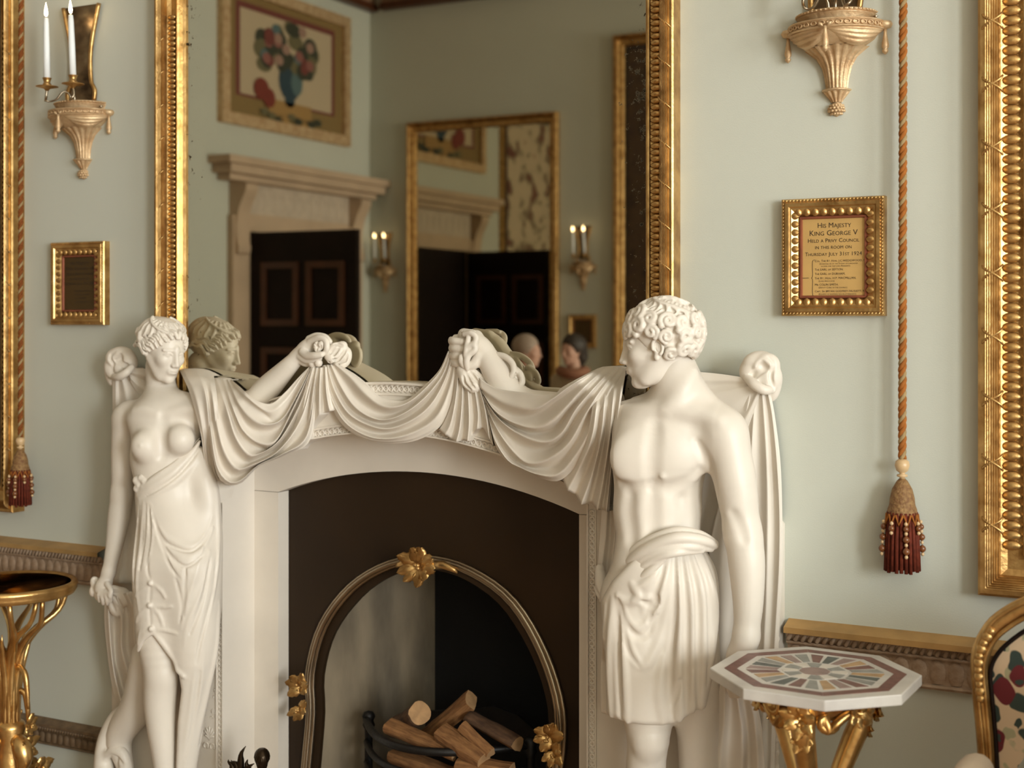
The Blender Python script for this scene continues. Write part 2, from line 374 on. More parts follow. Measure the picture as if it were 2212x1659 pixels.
for dz in (.003, .032):
    link('fillet', rail([(x, FY, TOP(x)-dz) for x in np.linspace(-.5, .5, 30)], .005, .010), M['marble'], ch)
# palmettes on the panel beside the standing woman
def palmette(px, py, s):
    c = U(px, py, FY); parts = []
    for k in range(-3, 4):
        a = k*.30; L_ = s*(1-.05*k*k)
        parts.append(tube_me([(math.sin(a*t*1.05)*L_*t, -.002, math.cos(a*t)*L_*t) for t in np.linspace(.08, 1, 7)], [s*.03, s*.045, s*.06, s*.08, s*.095, s*.08, s*.03], 6, flat=((0, 1, 0), .5)))
    for sg in (-1, 1):
        parts.append(tube_me([(sg*(s*.28+s*.2*math.cos(t)), -.002, -s*.35+s*.2*math.sin(t)) for t in np.linspace(-1, 4.2, 12)], s*.05, 6))
    me = joined(parts); return link('palmette', me, M['marble'], ch, c)
palmette(453, 1600, .042); palmette(468, 1500, .022); palmette(462, 1545, .02)
# ------------------------------------------------------------------ iron register plate with steel-and-brass arch
ins = empty('register_grate', (0, SY, 0), 'dark iron register plate with bright arched trim and gilt leaf mounts around the fire', 'grate')
BR = catmull([(-.455, 0, .02), (-.43, 0, .20), (-.412, 0, .35), (-.403, 0, .45), (-.405, 0, .56), (-.36, 0, .70), (-.26, 0, .822), (-.13, 0, .900), (0, 0, .926), (.13, 0, .908), (.26, 0, .840), (.352, 0, .720), (.405, 0, .585), (.412, 0, .47), (.402, 0, .37), (.42, 0, .2), (.445, 0, .02)], 60)
INN = [(x*.905, z if z < .1 else z-.03*min(1, max(0, (z-.5)/.3))) for x, y, z in BR]
plate = [(-.598, 0.0)]+[(INN[0][0], 0.0)]+[(a, b) for a, b in INN]+[(INN[-1][0], 0.0)]+[(.598, 0.0), (.598, 1.24), (-.598, 1.24)]
pm = prism_me([p for p in plate], .052, .066); link('iron_plate', pm, M['ironplate'], ins)
brassm = []
for off, r in ((-.012, .0065), (-.001, .0085), (.011, .0065)):
    brassm.append(tube_me([(x*(1+off/.42), .046-(.004 if off == -.001 else 0), z+off*.6*max(0, (z-.4)/.5)) for x, y, z in BR], r, 8))
for me in brassm: link('arch_reed', me, M['brass'], ins)
def acanthus(parent, px, py, Y, size, n, seed, spread=6.28, rot=0, name='gilt_mount', mt='gold'):
    """a spray of curling leaves with lobed rims, carved in the round"""
    rnd = random.Random(seed); c = U(px, py, Y); c = Vector((c.x, c.y-parent.location.y, c.z))
    core = []
    for i in range(n):
        a = rot+spread*(i/n-.5)+rnd.uniform(-.15, .15); L_ = size*rnd.uniform(.75, 1.1); w = size*rnd.uniform(.30, .42)
        V = []; Fc = []; nu, nv = 9, 7
        for u in range(nu):
            t = u/(nu-1); ww = w*math.sin(math.pi*min(1, t*.85+.12))**.7*(1+.18*math.cos(t*22))
            rr = L_*(t*.95); dep = -size*(.10+.55*math.sin(math.pi*t*.8)*.55)+(size*.55*max(0, t-.72)/.28*-.35)
            for v in range(nv):
                s = v/(nv-1)*2-1
                lat = s*ww; dd = dep+size*.16*s*s-size*.05*math.cos(s*9)
                V.append((math.sin(a)*rr+math.cos(a)*lat, dd, math.cos(a)*rr-math.sin(a)*lat))
        for u in range(nu-1):
            for v in range(nv-1): Fc.append((u*nv+v, u*nv+v+1, (u+1)*nv+v+1, (u+1)*nv+v))
        core.append(mesh_of(V, Fc, True))
    for i in range(3):
        core.append(moved(lathe_me([(0, -size*.1), (size*.1, -size*.04), (size*.1, size*.04), (0, size*.1)], 10), (rnd.uniform(-.15, .15)*size, -size*.42, rnd.uniform(-.2, .2)*size)))
    return link(name, joined(core), M[mt], parent, c)
acanthus(ins, 908, 1222, .06, .062, 9, 3)
for sx in (-1, 1):
    bx_, bz = sx*.075, .912
    link('leaf_spur', tube_me([(sx*.03, .034, .915), (sx*.06, .030, .918), (sx*.088, .036, .907), (sx*.10, .036, .898)], [.013, .012, .009, .003], 8), M['gold'], ins)
acanthus(ins, 650, 1482, .06, .045, 6, 5, 5.2, .3)
acanthus(ins, 648, 1530, .06, .040, 5, 8, 4.2, 3.0)
acanthus(ins, 1188, 1590, .06, .046, 6, 11, 5.0, -.2)
acanthus(ins, 1196, 1625, .06, .040, 5, 12, 4.4, 2.8)
# ------------------------------------------------------------------ firebox behind the plate (setting)
fb = struct(empty('wall_firebox', (0, .16, 0)))
CHK = [(-.425, .0), (-.195, .34), (.195, .34), (.425, .0)]
def quad(name, a, b, z0, z1, m_): link(name, mesh_of([(a[0], a[1], z0), (b[0], b[1], z0), (b[0], b[1], z1), (a[0], a[1], z1)], [(0, 1, 2, 3)]), M[m_], fb)
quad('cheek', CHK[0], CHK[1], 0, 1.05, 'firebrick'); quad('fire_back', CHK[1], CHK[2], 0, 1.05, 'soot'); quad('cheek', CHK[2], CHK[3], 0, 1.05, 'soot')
link('throat', mesh_of([(a[0], a[1], 1.05) for a in CHK], [(0, 1, 2, 3)]), M['soot'], fb)
# ------------------------------------------------------------------ overmantel mirror
def frame_profile_sides(name, parent, x0, x1, z0, z1, prof, mt, sides='LRTB', y=0):
    """mitred frame, each side one part; prof = [(inset from the outer edge, height off the wall)]"""
    P = {'L': ((x0, z0), (x0, z1), (1, 0)), 'R': ((x1, z0), (x1, z1), (-1, 0)), 'T': ((x0, z1), (x1, z1), (0, -1)), 'B': ((x0, z0), (x1, z0), (0, 1))}
    for s in sides:
        a, b, n = P[s]; V = []; Fc = []
        for e, (p, sg) in enumerate(((a, 1), (b, -1))):
            for ins_, h in prof:
                dx, dz = (n[0]*ins_, n[1]*ins_)
                if s in 'LR': dz = sg*ins_
                else: dx = sg*ins_
                V.append((p[0]+dx, y-h, p[1]+dz))
        k = len(prof); Fc = [(i, i+1, k+i+1, k+i) for i in range(k-1)]
        link(name, mesh_of(V, Fc), M[mt], parent)
MX0, MX1, MZ0, MZ1 = -.841, .80, 1.302, 3.38
mir = empty('overmantel_mirror', (0, 0, MZ0), 'tall gilt-framed mirror with tarnished old glass above the chimneypiece', 'mirror')
FP_OUT = [(0, 0), (0, .046), (.004, .05), (.012, .05)]
FP_REED = [(.012, .05)]+[(.012+.022*i/12, .052+.006*math.sin(math.pi*i/12)+.0016*math.cos(i*math.pi)) for i in range(13)]+[(.034, .046)]
FP_BED = [(.034, .046), (.035, .030), (.045, .022), (.062, .020), (.069, .022)]
FP_SIGHT = [(.069, .022), (.070, .029), (.074, .030), (.078, .026), (.080, .012), (.088, .006)]
def gilt_frame(parent, x0, x1, z0, z1, sides='LRTB', k=1.0, bead_sides='LR', pitch=.0158, zr=None, ribbon=.098, mt='gold', y=0, cross=False, kd=None):
    kd = kd or k
    for nm, p in (('outer_fillet', FP_OUT), ('reeded_moulding', FP_REED), ('bead_channel', FP_BED), ('sight_edge', FP_SIGHT)):
        frame_profile_sides(nm, parent, x0, x1, z0-parent.location.z, z1-parent.location.z, [(a*k, b*kd) for a, b in p], mt, sides, y)
    zr = zr or (z0+.07, z1-.07)
    bm = bmesh.new(); bmesh.ops.create_uvsphere(bm, u_segments=8, v_segments=6, radius=1)
    me = bm_mesh(bm, True); me.transform(Matrix.Diagonal((.0165*k, .008*kd, pitch*.5, 1))); me.materials.append(M[mt])
    rb = tube_me([(.0165*k*math.sin(a), -.011*kd*math.cos(a), .018*(a/1.5)) for a in np.linspace(-1.5, 1.5, 7)], .0020*k, 6, flat=((0, 1, 0), .7)); rb.materials.append(M[mt])
    for s in bead_sides:
        x = x0+.052*k if s == 'L' else x1-.052*k; xr = x0+.023*k if s == 'L' else x1-.023*k
        for i in range(int((zr[1]-zr[0])/pitch)):
            link('bead', me, None, parent, (x, y-.0275*kd, zr[0]+(i+.5)*pitch-parent.location.z))
        for i in range(int((zr[1]-zr[0])/ribbon)):
            o = link('ribbon', rb, None, parent, (xr, y-.046*kd, zr[0]+(i+.4)*ribbon-parent.location.z), scale=(1 if s == 'L' else -1, 1, 1))
            if cross: link('ribbon', rb, None, parent, (xr, y-.0465*kd, zr[0]+(i+.4)*ribbon-parent.location.z), scale=(-1 if s == 'L' else 1, 1, 1))
gilt_frame(mir, MX0, MX1, MZ0, MZ1, 'LRT', 1, zr=(1.40, 2.52))
def glass(parent, x0, x1, z0, z1, y, name='mirror_glass', facing=-1, wear=.13):
    nx, nz = 24, 32; V = []; Fc = []; W = []
    for j in range(nz+1):
        for i in range(nx+1):
            x = x0+(x1-x0)*i/nx; z = z0+(z1-z0)*j/nz; V.append((x, y, z))
            e = min(x-x0, x1-x, z-z0, z1-z); W.append(max(0, 1-e/wear))
    for j in range(nz):
        for i in range(nx):
            a = j*(nx+1)+i; q = (a, a+1, a+nx+2, a+nx+1); Fc.append(q if facing < 0 else q[::-1])
    me = mesh_of(V, Fc); at = me.attributes.new('wear', 'FLOAT', 'POINT'); at.data.foreach_set('value', W)
    return link(name, me, M['mirror'], parent)
glass(mir, MX0+.085, MX1-.085, 0, MZ1-MZ0-.08, -.006)
# ------------------------------------------------------------------ sculptor: distance fields turned into smooth meshes
CR = np.array([CS, SN, 0.]); CV = np.array([-SN, CS, 0.]); CU = np.array([0., 0, 1])        # right, away, up as seen from the visitor
def zdepth(px, Y): a = (px-1106)/F; return (Y+CD)/(CS+a*SN)
def J(px, py, Y, r): return np.array(U(px, py, Y)), r*zdepth(px, Y)/F       # a joint: place and radius (radius given in pixels)
class Vol:
    def __init__(s, lo, hi, h):
        s.lo = np.array(lo, float); s.h = h; s.n = np.ceil((np.array(hi)-s.lo)/h).astype(int)+1
        s.ax = [s.lo[i]+h*np.arange(s.n[i]) for i in range(3)]
        s.d = np.full(s.n, .05, np.float32); s.dy = 0.      # dy: shift of everything drawn, towards the wall
    def _box(s, lo, hi):
        a = np.clip(np.floor((np.array(lo)-s.lo)/s.h).astype(int), 0, s.n); b = np.clip(np.ceil((np.array(hi)-s.lo)/s.h).astype(int)+1, 0, s.n)
        if np.any(b <= a): return None
        sl = tuple(slice(int(a[i]), int(b[i])) for i in range(3))
        return sl, s.ax[0][sl[0]][:, None, None], s.ax[1][sl[1]][None, :, None], s.ax[2][sl[2]][None, None, :]
    def mix(s, sl, b, k, sub):
        a = s.d[sl]
        if sub:
            b = -b; h = np.maximum(k-np.abs(a-b), 0)/k; s.d[sl] = np.maximum(a, b)+h*h*k*.25
        else:
            h = np.maximum(k-np.abs(a-b), 0)/k; s.d[sl] = np.minimum(a, b)-h*h*k*.25
    def ell(s, c, r, ax=None, k=.02, sub=False):
        c = np.asarray(c, float); r = np.asarray(r, float); ax = np.eye(3) if ax is None else np.asarray(ax)
        ext = np.sqrt(((ax*r[:, None])**2).sum(0))+.03+k
        q = s._box(c-ext, c+ext)
        if q is None: return
        sl, X, Y, Z = q; X = X-c[0]; Y = Y-c[1]; Z = Z-c[2]
        k0 = 0; k1 = 0
        for i in range(3):
            l = (X*ax[i][0]+Y*ax[i][1]+Z*ax[i][2])/r[i]; k0 = k0+l*l; k1 = k1+(l/r[i])**2
        k0 = np.sqrt(k0); k1 = np.sqrt(k1)+1e-9
        s.mix(sl, (k0*(k0-1)/k1).astype(np.float32), k, sub)
    def cone(s, a, b, ra, rb, k=.02, sub=False, fl=1.0):
        a = np.asarray(a, float); b = np.asarray(b, float); m = max(ra, rb)+.025+k
        q = s._box(np.minimum(a, b)-m, np.maximum(a, b)+m)
        if q is None: return
        sl, X, Y, Z = q; ba = b-a; L2 = (ba*ba).sum()+1e-12
        X = X-a[0]; Y = Y-a[1]; Z = Z-a[2]
        t = np.clip((X*ba[0]+Y*ba[1]+Z*ba[2])/L2, 0, 1)
        d = np.sqrt((X-t*ba[0])**2+((Y-t*ba[1])/fl)**2+(Z-t*ba[2])**2)-(ra+(rb-ra)*t)
        s.mix(sl, d.astype(np.float32), k, sub)
    def chain(s, P, Rr, k=.012, sub=False, fl=1.0):
        """one continuous tapering tube through P, mixed in once"""
        P = np.asarray(P, float); Rr = np.full(len(P), Rr, float) if not hasattr(Rr, '__len__') else np.asarray(Rr, float); m = Rr.max()+.02+k
        q = s._box(P.min(0)-m, P.max(0)+m)
        if q is None: return
        sl = q[0]; T = np.full(s.d[sl].shape, .05, np.float32); o = np.array([x.start for x in sl])
        for a, b, ra, rb in zip(P[:-1], P[1:], Rr[:-1], Rr[1:]):
            mm = max(ra, rb)+.02+k; w = s._box(np.minimum(a, b)-mm, np.maximum(a, b)+mm)
            if w is None: continue
            s2, X, Y, Z = w; ba = b-a; L2 = (ba*ba).sum()+1e-12; X = X-a[0]; Y = Y-a[1]; Z = Z-a[2]
            t = np.clip((X*ba[0]+Y*ba[1]+Z*ba[2])/L2, 0, 1)
            d = np.sqrt((X-t*ba[0])**2+((Y-t*ba[1])/fl)**2+(Z-t*ba[2])**2)-(ra+(rb-ra)*t)
            loc = tuple(slice(x.start-o[i], x.stop-o[i]) for i, x in enumerate(s2)); T[loc] = np.minimum(T[loc], d)
        s.mix(sl, T, k, sub)
    def limb(s, joints, k=.02, fl=1.0):
        """joints [(px, py, Y, r)]"""
        Q = [J(j[0], j[1], j[2]+s.dy, j[3]) for j in joints]; C = np.array([[*p, r] for p, r in Q])
        if len(C) > 2: C = catmull(C, max(8, 5*len(C)))
        s.chain(C[:, :3], C[:, 3], k, False, fl)
    def bump(s, px, py, r, sink=0., **kw):
        """blob set on the surface that is there; sink in pixels pushes it in"""
        Y = s.hit(px, py)
        if Y is not None: s.blob(px, py, Y-s.dy+sink*zdepth(px, Y)/F*CS, r, **kw)
    def blob(s, px, py, Y, r, k=.03, yaw=0, roll=0, sub=False):
        """ellipsoid with radii in pixels: across the view, along it, up; yaw turns it about the vertical, roll in the picture plane"""
        Y = Y+s.dy; sc = zdepth(px, Y)/F; c = np.array(U(px, py, Y)); a, w = math.radians(yaw), math.radians(roll)
        r1 = CR*math.cos(a)+CV*math.sin(a); v1 = -CR*math.sin(a)+CV*math.cos(a)
        r2 = r1*math.cos(w)+CU*math.sin(w); u2 = -r1*math.sin(w)+CU*math.cos(w)
        s.ell(c, np.array(r)*sc, np.array([r2, v1, u2]), k, sub)
    def hit(s, px, py, default=None):
        """first surface met by the line of sight: its y"""
        Ys = np.arange(s.ax[1][0], s.ax[1][-1], s.h*.5); a = (px-1106)/F; t = (Ys+CD)/(CS+a*SN)
        P = np.stack([XC+t*(-SN+a*CS), Ys, ZC-(py-YH)/F*t], 1); I = (P-s.lo)/s.h
        ok = np.all((I >= 0) & (I < s.n-1), 1); i0 = np.clip(np.floor(I).astype(int), 0, s.n-2); f = I-i0; v = 0
        for dx in (0, 1):
            for dy in (0, 1):
                for dz in (0, 1):
                    w = (f[:, 0] if dx else 1-f[:, 0])*(f[:, 1] if dy else 1-f[:, 1])*(f[:, 2] if dz else 1-f[:, 2])
                    v = v+w*s.d[i0[:, 0]+dx, i0[:, 1]+dy, i0[:, 2]+dz]
        v = np.where(ok, v, 1); j = np.argmax(v < 0)
        return Ys[j] if v[j] < 0 else default
    def stroke(s, pts, r, off=0., k=.008, sub=False, taper=True, step=9):
        """a carved line drawn on the surface: ridge, or groove with sub=True; r and off in pixels (off>0 lifts it off the surface)"""
        pts = np.asarray(pts, float); L_ = np.linalg.norm(np.diff(pts, axis=0), axis=1).sum(); n = max(3, int(L_/step))
        C = catmull(pts, n); Ys = [s.hit(x, y) for x, y in C]
        if all(y is None for y in Ys): return
        idx = [i for i, y in enumerate(Ys) if y is not None]; Ys = np.interp(np.arange(n), idx, [Ys[i] for i in idx])
        Yp = np.pad(Ys, 2, mode='edge'); Ys = (Yp[:-4]+Yp[1:-3]+Yp[2:-2]+Yp[3:-1]+Yp[4:])/5
        P = []; Q = []
        for i, ((x, y), Y) in enumerate(zip(C, Ys)):
            sc = zdepth(x, Y)/F; tp = (math.sin(math.pi*(i+.5)/n)**.5 if taper else 1)
            rr = r*sc*max(.25, tp); o_ = off*sc if not sub else (r*sc-(r-off)*sc*tp)-(r*sc-rr)
            P.append(np.array(U(x, y, Y))-CV*o_); Q.append(rr)
        s.chain(P, Q, k, sub)
    def clip_poly(s, poly, inside=True, k=.004):
        """keep (or cut away) what is seen inside the closed outline poly"""
        I = np.argwhere(s.d < .03)
        if len(I) == 0: return
        P = s.lo+I*s.h; rx = P[:, 0]-XC; ry = P[:, 1]+CD; X = rx*CS+ry*SN; Z = -rx*SN+ry*CS
        px = 1106+F*X/Z; py = YH-F*(P[:, 2]-ZC)/Z
        poly = np.asarray(poly, float); D = np.full(len(px), 1e9); ins = np.zeros(len(px), bool)
        for a, b in zip(poly, np.roll(poly, -1, 0)):
            e = b-a; wx = px-a[0]; wy = py-a[1]; t = np.clip((wx*e[0]+wy*e[1])/(e@e+1e-9), 0, 1)
            D = np.minimum(D, (wx-t*e[0])**2+(wy-t*e[1])**2)
            c = ((a[1] > py) != (b[1] > py)); 
            if abs(e[1]) > 1e-9: ins ^= c & (px < e[0]*(py-a[1])/e[1]+a[0])
        D = np.sqrt(D)*np.where(ins, -1, 1)*(Z/F)
        if not inside: D = -D
        v = s.d[I[:, 0], I[:, 1], I[:, 2]]; h = np.maximum(k-np.abs(v-D), 0)/k
        s.d[I[:, 0], I[:, 1], I[:, 2]] = np.maximum(v, D)+h*h*k*.25
    def cut_y(s, y):
        s.d = np.maximum(s.d, (s.ax[1]-y)[None, :, None].astype(np.float32))
    def arrays(s, relax=1):
        d = s.d; d[0] = d[-1] = .01; d[:, 0] = d[:, -1] = .01; d[:, :, 0] = d[:, :, -1] = .01
        m = d < 0; n = np.array(d.shape)-1
        cnt = np.zeros(n, np.int8)
        C8 = [(x, y, z) for x in (0, 1) for y in (0, 1) for z in (0, 1)]
        for x, y, z in C8: cnt += m[x:x+n[0], y:y+n[1], z:z+n[2]]
        A = np.argwhere((cnt > 0) & (cnt < 8)); vid = np.full(n, -1, np.int32); vid[A[:, 0], A[:, 1], A[:, 2]] = np.arange(len(A))
        val = {c: d[A[:, 0]+c[0], A[:, 1]+c[1], A[:, 2]+c[2]] for c in C8}
        S = np.zeros((len(A), 3)); N = np.zeros(len(A))
        for c in C8:
            for ax in range(3):
                if c[ax]: continue
                e = list(c); e[ax] = 1; a, b = val[c], val[tuple(e)]; x = (a < 0) != (b < 0)
                t = np.where(x, a/np.where(x, a-b, 1), 0)
                for q in range(3): S[:, q] += np.where(x, c[q]+(t if q == ax else 0), 0)
                N += x
        V = s.lo+(A+S/N[:, None])*s.h; Fc = []
        for ax in range(3):
            o1, o2 = [(1, 2), (2, 0), (0, 1)][ax]
            sa = [slice(None)]*3; sb = [slice(None)]*3; sa[ax] = slice(0, -1); sb[ax] = slice(1, None)
            a = m[tuple(sa)]; b = m[tuple(sb)]; E_ = np.argwhere(a != b)
            E_ = E_[(E_[:, o1] > 0) & (E_[:, o2] > 0) & (E_[:, o1] < d.shape[o1]-1) & (E_[:, o2] < d.shape[o2]-1)]
            def cell(i, j):
                c = E_.copy(); c[:, o1] -= i; c[:, o2] -= j; return vid[c[:, 0], c[:, 1], c[:, 2]]
            Q = np.stack([cell(1, 1), cell(0, 1), cell(0, 0), cell(1, 0)], 1)
            fl = ~a[E_[:, 0], E_[:, 1], E_[:, 2]]; Q[fl] = Q[fl][:, ::-1]; Fc.append(Q)
        Fc = np.vstack(Fc)
        for _ in range(relax):
            acc = np.zeros_like(V); ct = np.zeros(len(V))
            for i in range(4):
                for j in (1, 3): np.add.at(acc, Fc[:, i], V[Fc[:, (i+j) % 4]]); np.add.at(ct, Fc[:, i], 1)
            V = V*.5+.5*acc/np.maximum(ct, 1)[:, None]
        return V, Fc
def vol_mesh(vols, origin=(0, 0, 0), relax=1):
    """one mesh from one or more fields"""
    Vs = []; Fs = []; o = 0
    for v in vols:
        V, Fc = v.arrays(relax); Vs.append(V); Fs.append(Fc+o); o += len(V)
    V = np.vstack(Vs)-np.array(origin); Fc = np.vstack(Fs); me = bpy.data.meshes.new('carved')
    me.vertices.add(len(V)); me.vertices.foreach_set('co', V.ravel()); me.loops.add(Fc.size); me.loops.foreach_set('vertex_index', Fc.ravel().astype(np.int32))
    me.polygons.add(len(Fc)); me.polygons.foreach_set('loop_start', np.arange(0, Fc.size, 4, dtype=np.int32)); me.polygons.foreach_set('loop_total', np.full(len(Fc), 4, np.int32))
    me.polygons.foreach_set('use_smooth', np.ones(len(Fc), bool)); me.update(calc_edges=True); me.validate(); return me

# ------------------------------------------------------------------ cloth: folds lofted between drawn lines
def cloth_me(curves, base, amp, n=46, sub=8, edge=-.014, origin=(0, 0, 0), thick=.012):
    """curves [(kind, [(px, py), ...])]: 'r' ridge, 'v' valley, 'e' edge.  base = depths y along the line (start ... end),
       amp = how far ridges stand forward along the line; edge = y the outer rims turn back to"""
    b = np.interp(np.linspace(0, 1, n), np.linspace(0, 1, len(base)), base); a = np.interp(np.linspace(0, 1, n), np.linspace(0, 1, len(amp)), amp)*.55
    C = [catmull(c[1], n) for c in curves]; lev = {'r': 1., 'v': 0., 'e': .35, 'm': .6, "d": -.2}
    H = [lev[c[0]] if isinstance(c[0], str) else float(c[0]) for c in curves]
    m = len(C); rows = []; Q = [2*C[0]-C[1]]+C+[2*C[-1]-C[-2]]
    for i in range(m-1):
        for k in range(sub if i < m-2 else sub+1):
            t = k/sub; p0, p1, p2, p3 = Q[i], Q[i+1], Q[i+2], Q[i+3]
            p = p1+(p2-p1)*t
            q = .5*((2*p1)+(-p0+p2)*t+(2*p0-5*p1+4*p2-p3)*t*t+(-p0+3*p1-3*p2+p3)*t**3)
            p = .5*p+.5*q
            s = t**1.75 if H[i+1] > H[i] else 1-(1-t)**1.75          # crisp crests, broad hollows
            s = .72*s+.28*(1-math.cos(math.pi*t))/2
            h = H[i]+(H[i+1]-H[i])*s
            rows.append((p, b-a*h))
    for _ in range(2):
        Y_ = [r_[1] for r_ in rows]; rows = [(r_[0], r_[1] if i in (0, len(rows)-1) else .25*Y_[i-1]+.5*Y_[i]+.25*Y_[i+1]) for i, r_ in enumerate(rows)]
    def world(p, y): return [tuple(U(x_, y_, yy)) for (x_, y_), yy in zip(p, y)]
    W = [world(p, y) for p, y in rows]
    first, last = rows[0], rows[-1]
    W.insert(0, world(first[0], np.full(n, edge))); W.append(world(last[0], np.full(n, edge)))
    V = [np.array(v)-np.array(origin) for r_ in W for v in r_]; Fc = []
    for j in range(len(W)-1):
        for i in range(n-1): Fc.append((j*n+i, (j+1)*n+i, (j+1)*n+i+1, j*n+i+1))
    # turn the two ends back as well
    o = len(V)
    for e in (0, n-1):
        st = len(V); 
        for j in range(len(W)):
            v = np.array(W[j][e])-np.array(origin); w = v.copy(); w[1] = max(w[1], edge-origin[1]); V.append(w)
        for j in range(len(W)-1):
            q = (j*n+e, (j+1)*n+e, st+j+1, st+j); Fc.append(q[::-1] if e == 0 else q)
    return mesh_of(V, Fc, True)

# ------------------------------------------------------------------ heads
class HeadFrame:
    def __init__(s, c, H, yaw, pitch=0, roll=0):
        """yaw: direction of the face from -y towards +x; pitch>0 looks down; roll>0 tips the crown to the face's left"""
        y, p, r = map(math.radians, (yaw, pitch, roll))
        f = np.array([math.sin(y)*math.cos(p), -math.cos(y)*math.cos(p), -math.sin(p)])
        rt = np.cross(f, [0, 0, 1.]); rt /= np.linalg.norm(rt); u = np.cross(rt, f)
        s.f = f; s.r = rt*math.cos(r)+u*math.sin(r); s.u = u*math.cos(r)-rt*math.sin(r); s.c = np.array(c); s.H = H
    def p(s, f, r, u): return s.c+s.H*(f*s.f+r*s.r+u*s.u)
    def ax(s): return np.array([s.f, s.r, s.u])
def head(v, hf, male=False):
    H = hf.H; ax = hf.ax()
    def E(f, r, u, rad, k=.04, sub=False): v.ell(hf.p(f, r, u), np.array(rad)*H, ax, k*H, sub)
    def Cn(a, b, ra, rb, k=.04, sub=False): v.cone(hf.p(*a), hf.p(*b), ra*H, rb*H, k*H, sub)
    E(-.07, 0, .13, (.40, .315, .36)); E(.10, 0, -.07, (.275, .252, .37), .08)
    E(.215, 0, -.235, (.165, .155, .15), .08); E(.15, 0, -.335, (.19, .165, .13), .08); E(.295, 0, -.415, (.085, .095, .075), .06)
    for s in (-1, 1):
        Cn((-.02, s*.215, -.14), (.19, s*.11, -.385), .07, .068, .08)
        E(.245, s*.15, -.09, (.095, .085, .085), .08)
        E(.405, s*.115, .016, (.075, .078, .042), .045, True)
        E(.297, s*.115, .004, (.058, .068, .050), .012)
        v.chain([hf.p(*q) for q in ((.352, s*.052, .012), (.352, s*.095, .040), (.338, s*.145, .038), (.300, s*.190, .012))], [.011*H, .014*H, .014*H, .010*H], .012*H)
        v.chain([hf.p(*q) for q in ((.350, s*.055, -.008), (.345, s*.11, -.038), (.315, s*.175, -.018))], [.008*H, .010*H, .008*H], .012*H)
        Cn((.362, s*.045, .092), (.29, s*.205, .08), .022 if male else .012, .018 if male else .010, .05)
        E(.418, s*.046, -.150, (.040, .028, .026), .025)
        E(-.05, s*.305, -.03, (.055, .032, .095), .02); E(-.03, s*.345, -.02, (.03, .025, .055), .015, True)
    Cn((.355, 0, .13), (.378, 0, .05), .036, .032, .05); Cn((.372, 0, .05), (.452, 0, -.125), .030, .034, .03); Cn((.33, 0, .04), (.385, 0, -.13), .04, .055, .04); E(.455, 0, -.136, (.034, .036, .030), .02)
    E(.368, 0, -.255, (.040, .088, .060), .05)
    E(.405, 0, -.240, (.026, .062, .016), .016); E(.397, 0, -.280, (.027, .052, .020), .016)
    Cn((.438, -.025, -.260), (.438, .025, -.260), .010, .010, .010, True)
    for s in (-1, 1): Cn((.436, s*.025, -.260), (.402, s*.072, -.264), .010, .007, .010, True)
    E(.425, 0, -.345, (.032, .07, .020), .04, True)
def on_cap(hf, az, el, rad=(.43, .345, .39), c=(-.075, 0, .14)):
    """point on the hair cap: az 0 = over the brow, 180 = nape side, sign = side; el 90 = crown"""
    a, e = math.radians(az), math.radians(el)
    return hf.p(c[0]+rad[0]*math.cos(e)*math.cos(a), c[1]+rad[1]*math.cos(e)*math.sin(a), c[2]+rad[2]*math.sin(e))
# ------------------------------------------------------------------ marble woman
rnd = random.Random(7)
def strands(v, hf, starts, ends, r, k=.006, wave=.02, n=9, ph=0., **kw):
    for (a0, e0), (a1, e1) in zip(starts, ends):
        P = []
        for i in range(n):
            t = i/(n-1); az = a0+(a1-a0)*t; el = e0+(e1-e0)*t
            p = on_cap(hf, az+math.sin(t*9+ph+a0)*wave*180, el+math.cos(t*8+ph+a0)*wave*90, **kw); P.append(p)
        v.chain(P, [r*(.6+.4*math.sin(math.pi*i/(n-1))) for i in range(n)], k)
        ph += 1.3
wo = empty('marble_statue', U(340, 1900, -.13), 'white marble statue of a woman in a draped gown supporting one side of the chimneypiece', 'statue')
wo.location.z = 0
WO = np.array(wo.location)
# body: torso, arm at her side, legs
fb_ = Vol((-1.10, -.33, .12), (-.50, -.045, 1.47), .0034)
b = fb_
b.blob(358, 985, -.135, (76, 60, 95), .03); b.blob(358, 905, -.130, (84, 48, 52), .04)
b.blob(362, 1085, -.135, (66, 54, 90), .04); b.blob(385, 1200, -.140, (86, 62, 100), .04)
b.limb([(345, 790, -.095, 30), (349, 850, -.098, 33), (354, 900, -.118, 42)], .025)
b.limb([(346, 872, -.105, 28), (285, 895, -.120, 23)], .04); b.limb([(362, 872, -.105, 28), (440, 884, -.110, 28)], .04)
b.blob(277, 905, -.125, (31, 30, 36), .03)
b.limb([(272, 905, -.125, 29), (268, 975, -.125, 27), (264, 1065, -.12, 23)], .015)
b.limb([(264, 1065, -.12, 23), (258, 1110, -.12, 24), (246, 1185, -.13, 18), (235, 1235, -.14, 14)], .015)
b.limb([(235, 1235, -.14, 14), (226, 1262, -.145, 15)], .01)
b.blob(222, 1270, -.150, (17, 12, 20), .012, roll=-30)
for i, (fx, fy) in enumerate(((214, 1292), (222, 1298), (231, 1298), (238, 1292))):
    b.limb([(219+i*4, 1278, -.160, 6.5), (fx, fy-6, -.166, 5.5), (fx+1, fy+6, -.158, 4.5)], .004)
b.limb([(232, 1262, -.158, 6.5), (240, 1276, -.165, 5.5), (238, 1288, -.168, 4.5)], .004)
b.blob(314, 964, -.214, (31, 28, 33), .024); b.blob(389, 950, -.170, (31, 28, 32), .024)
b.bump(304, 962, (3.5, 3.5, 3.5), 1, k=.006)
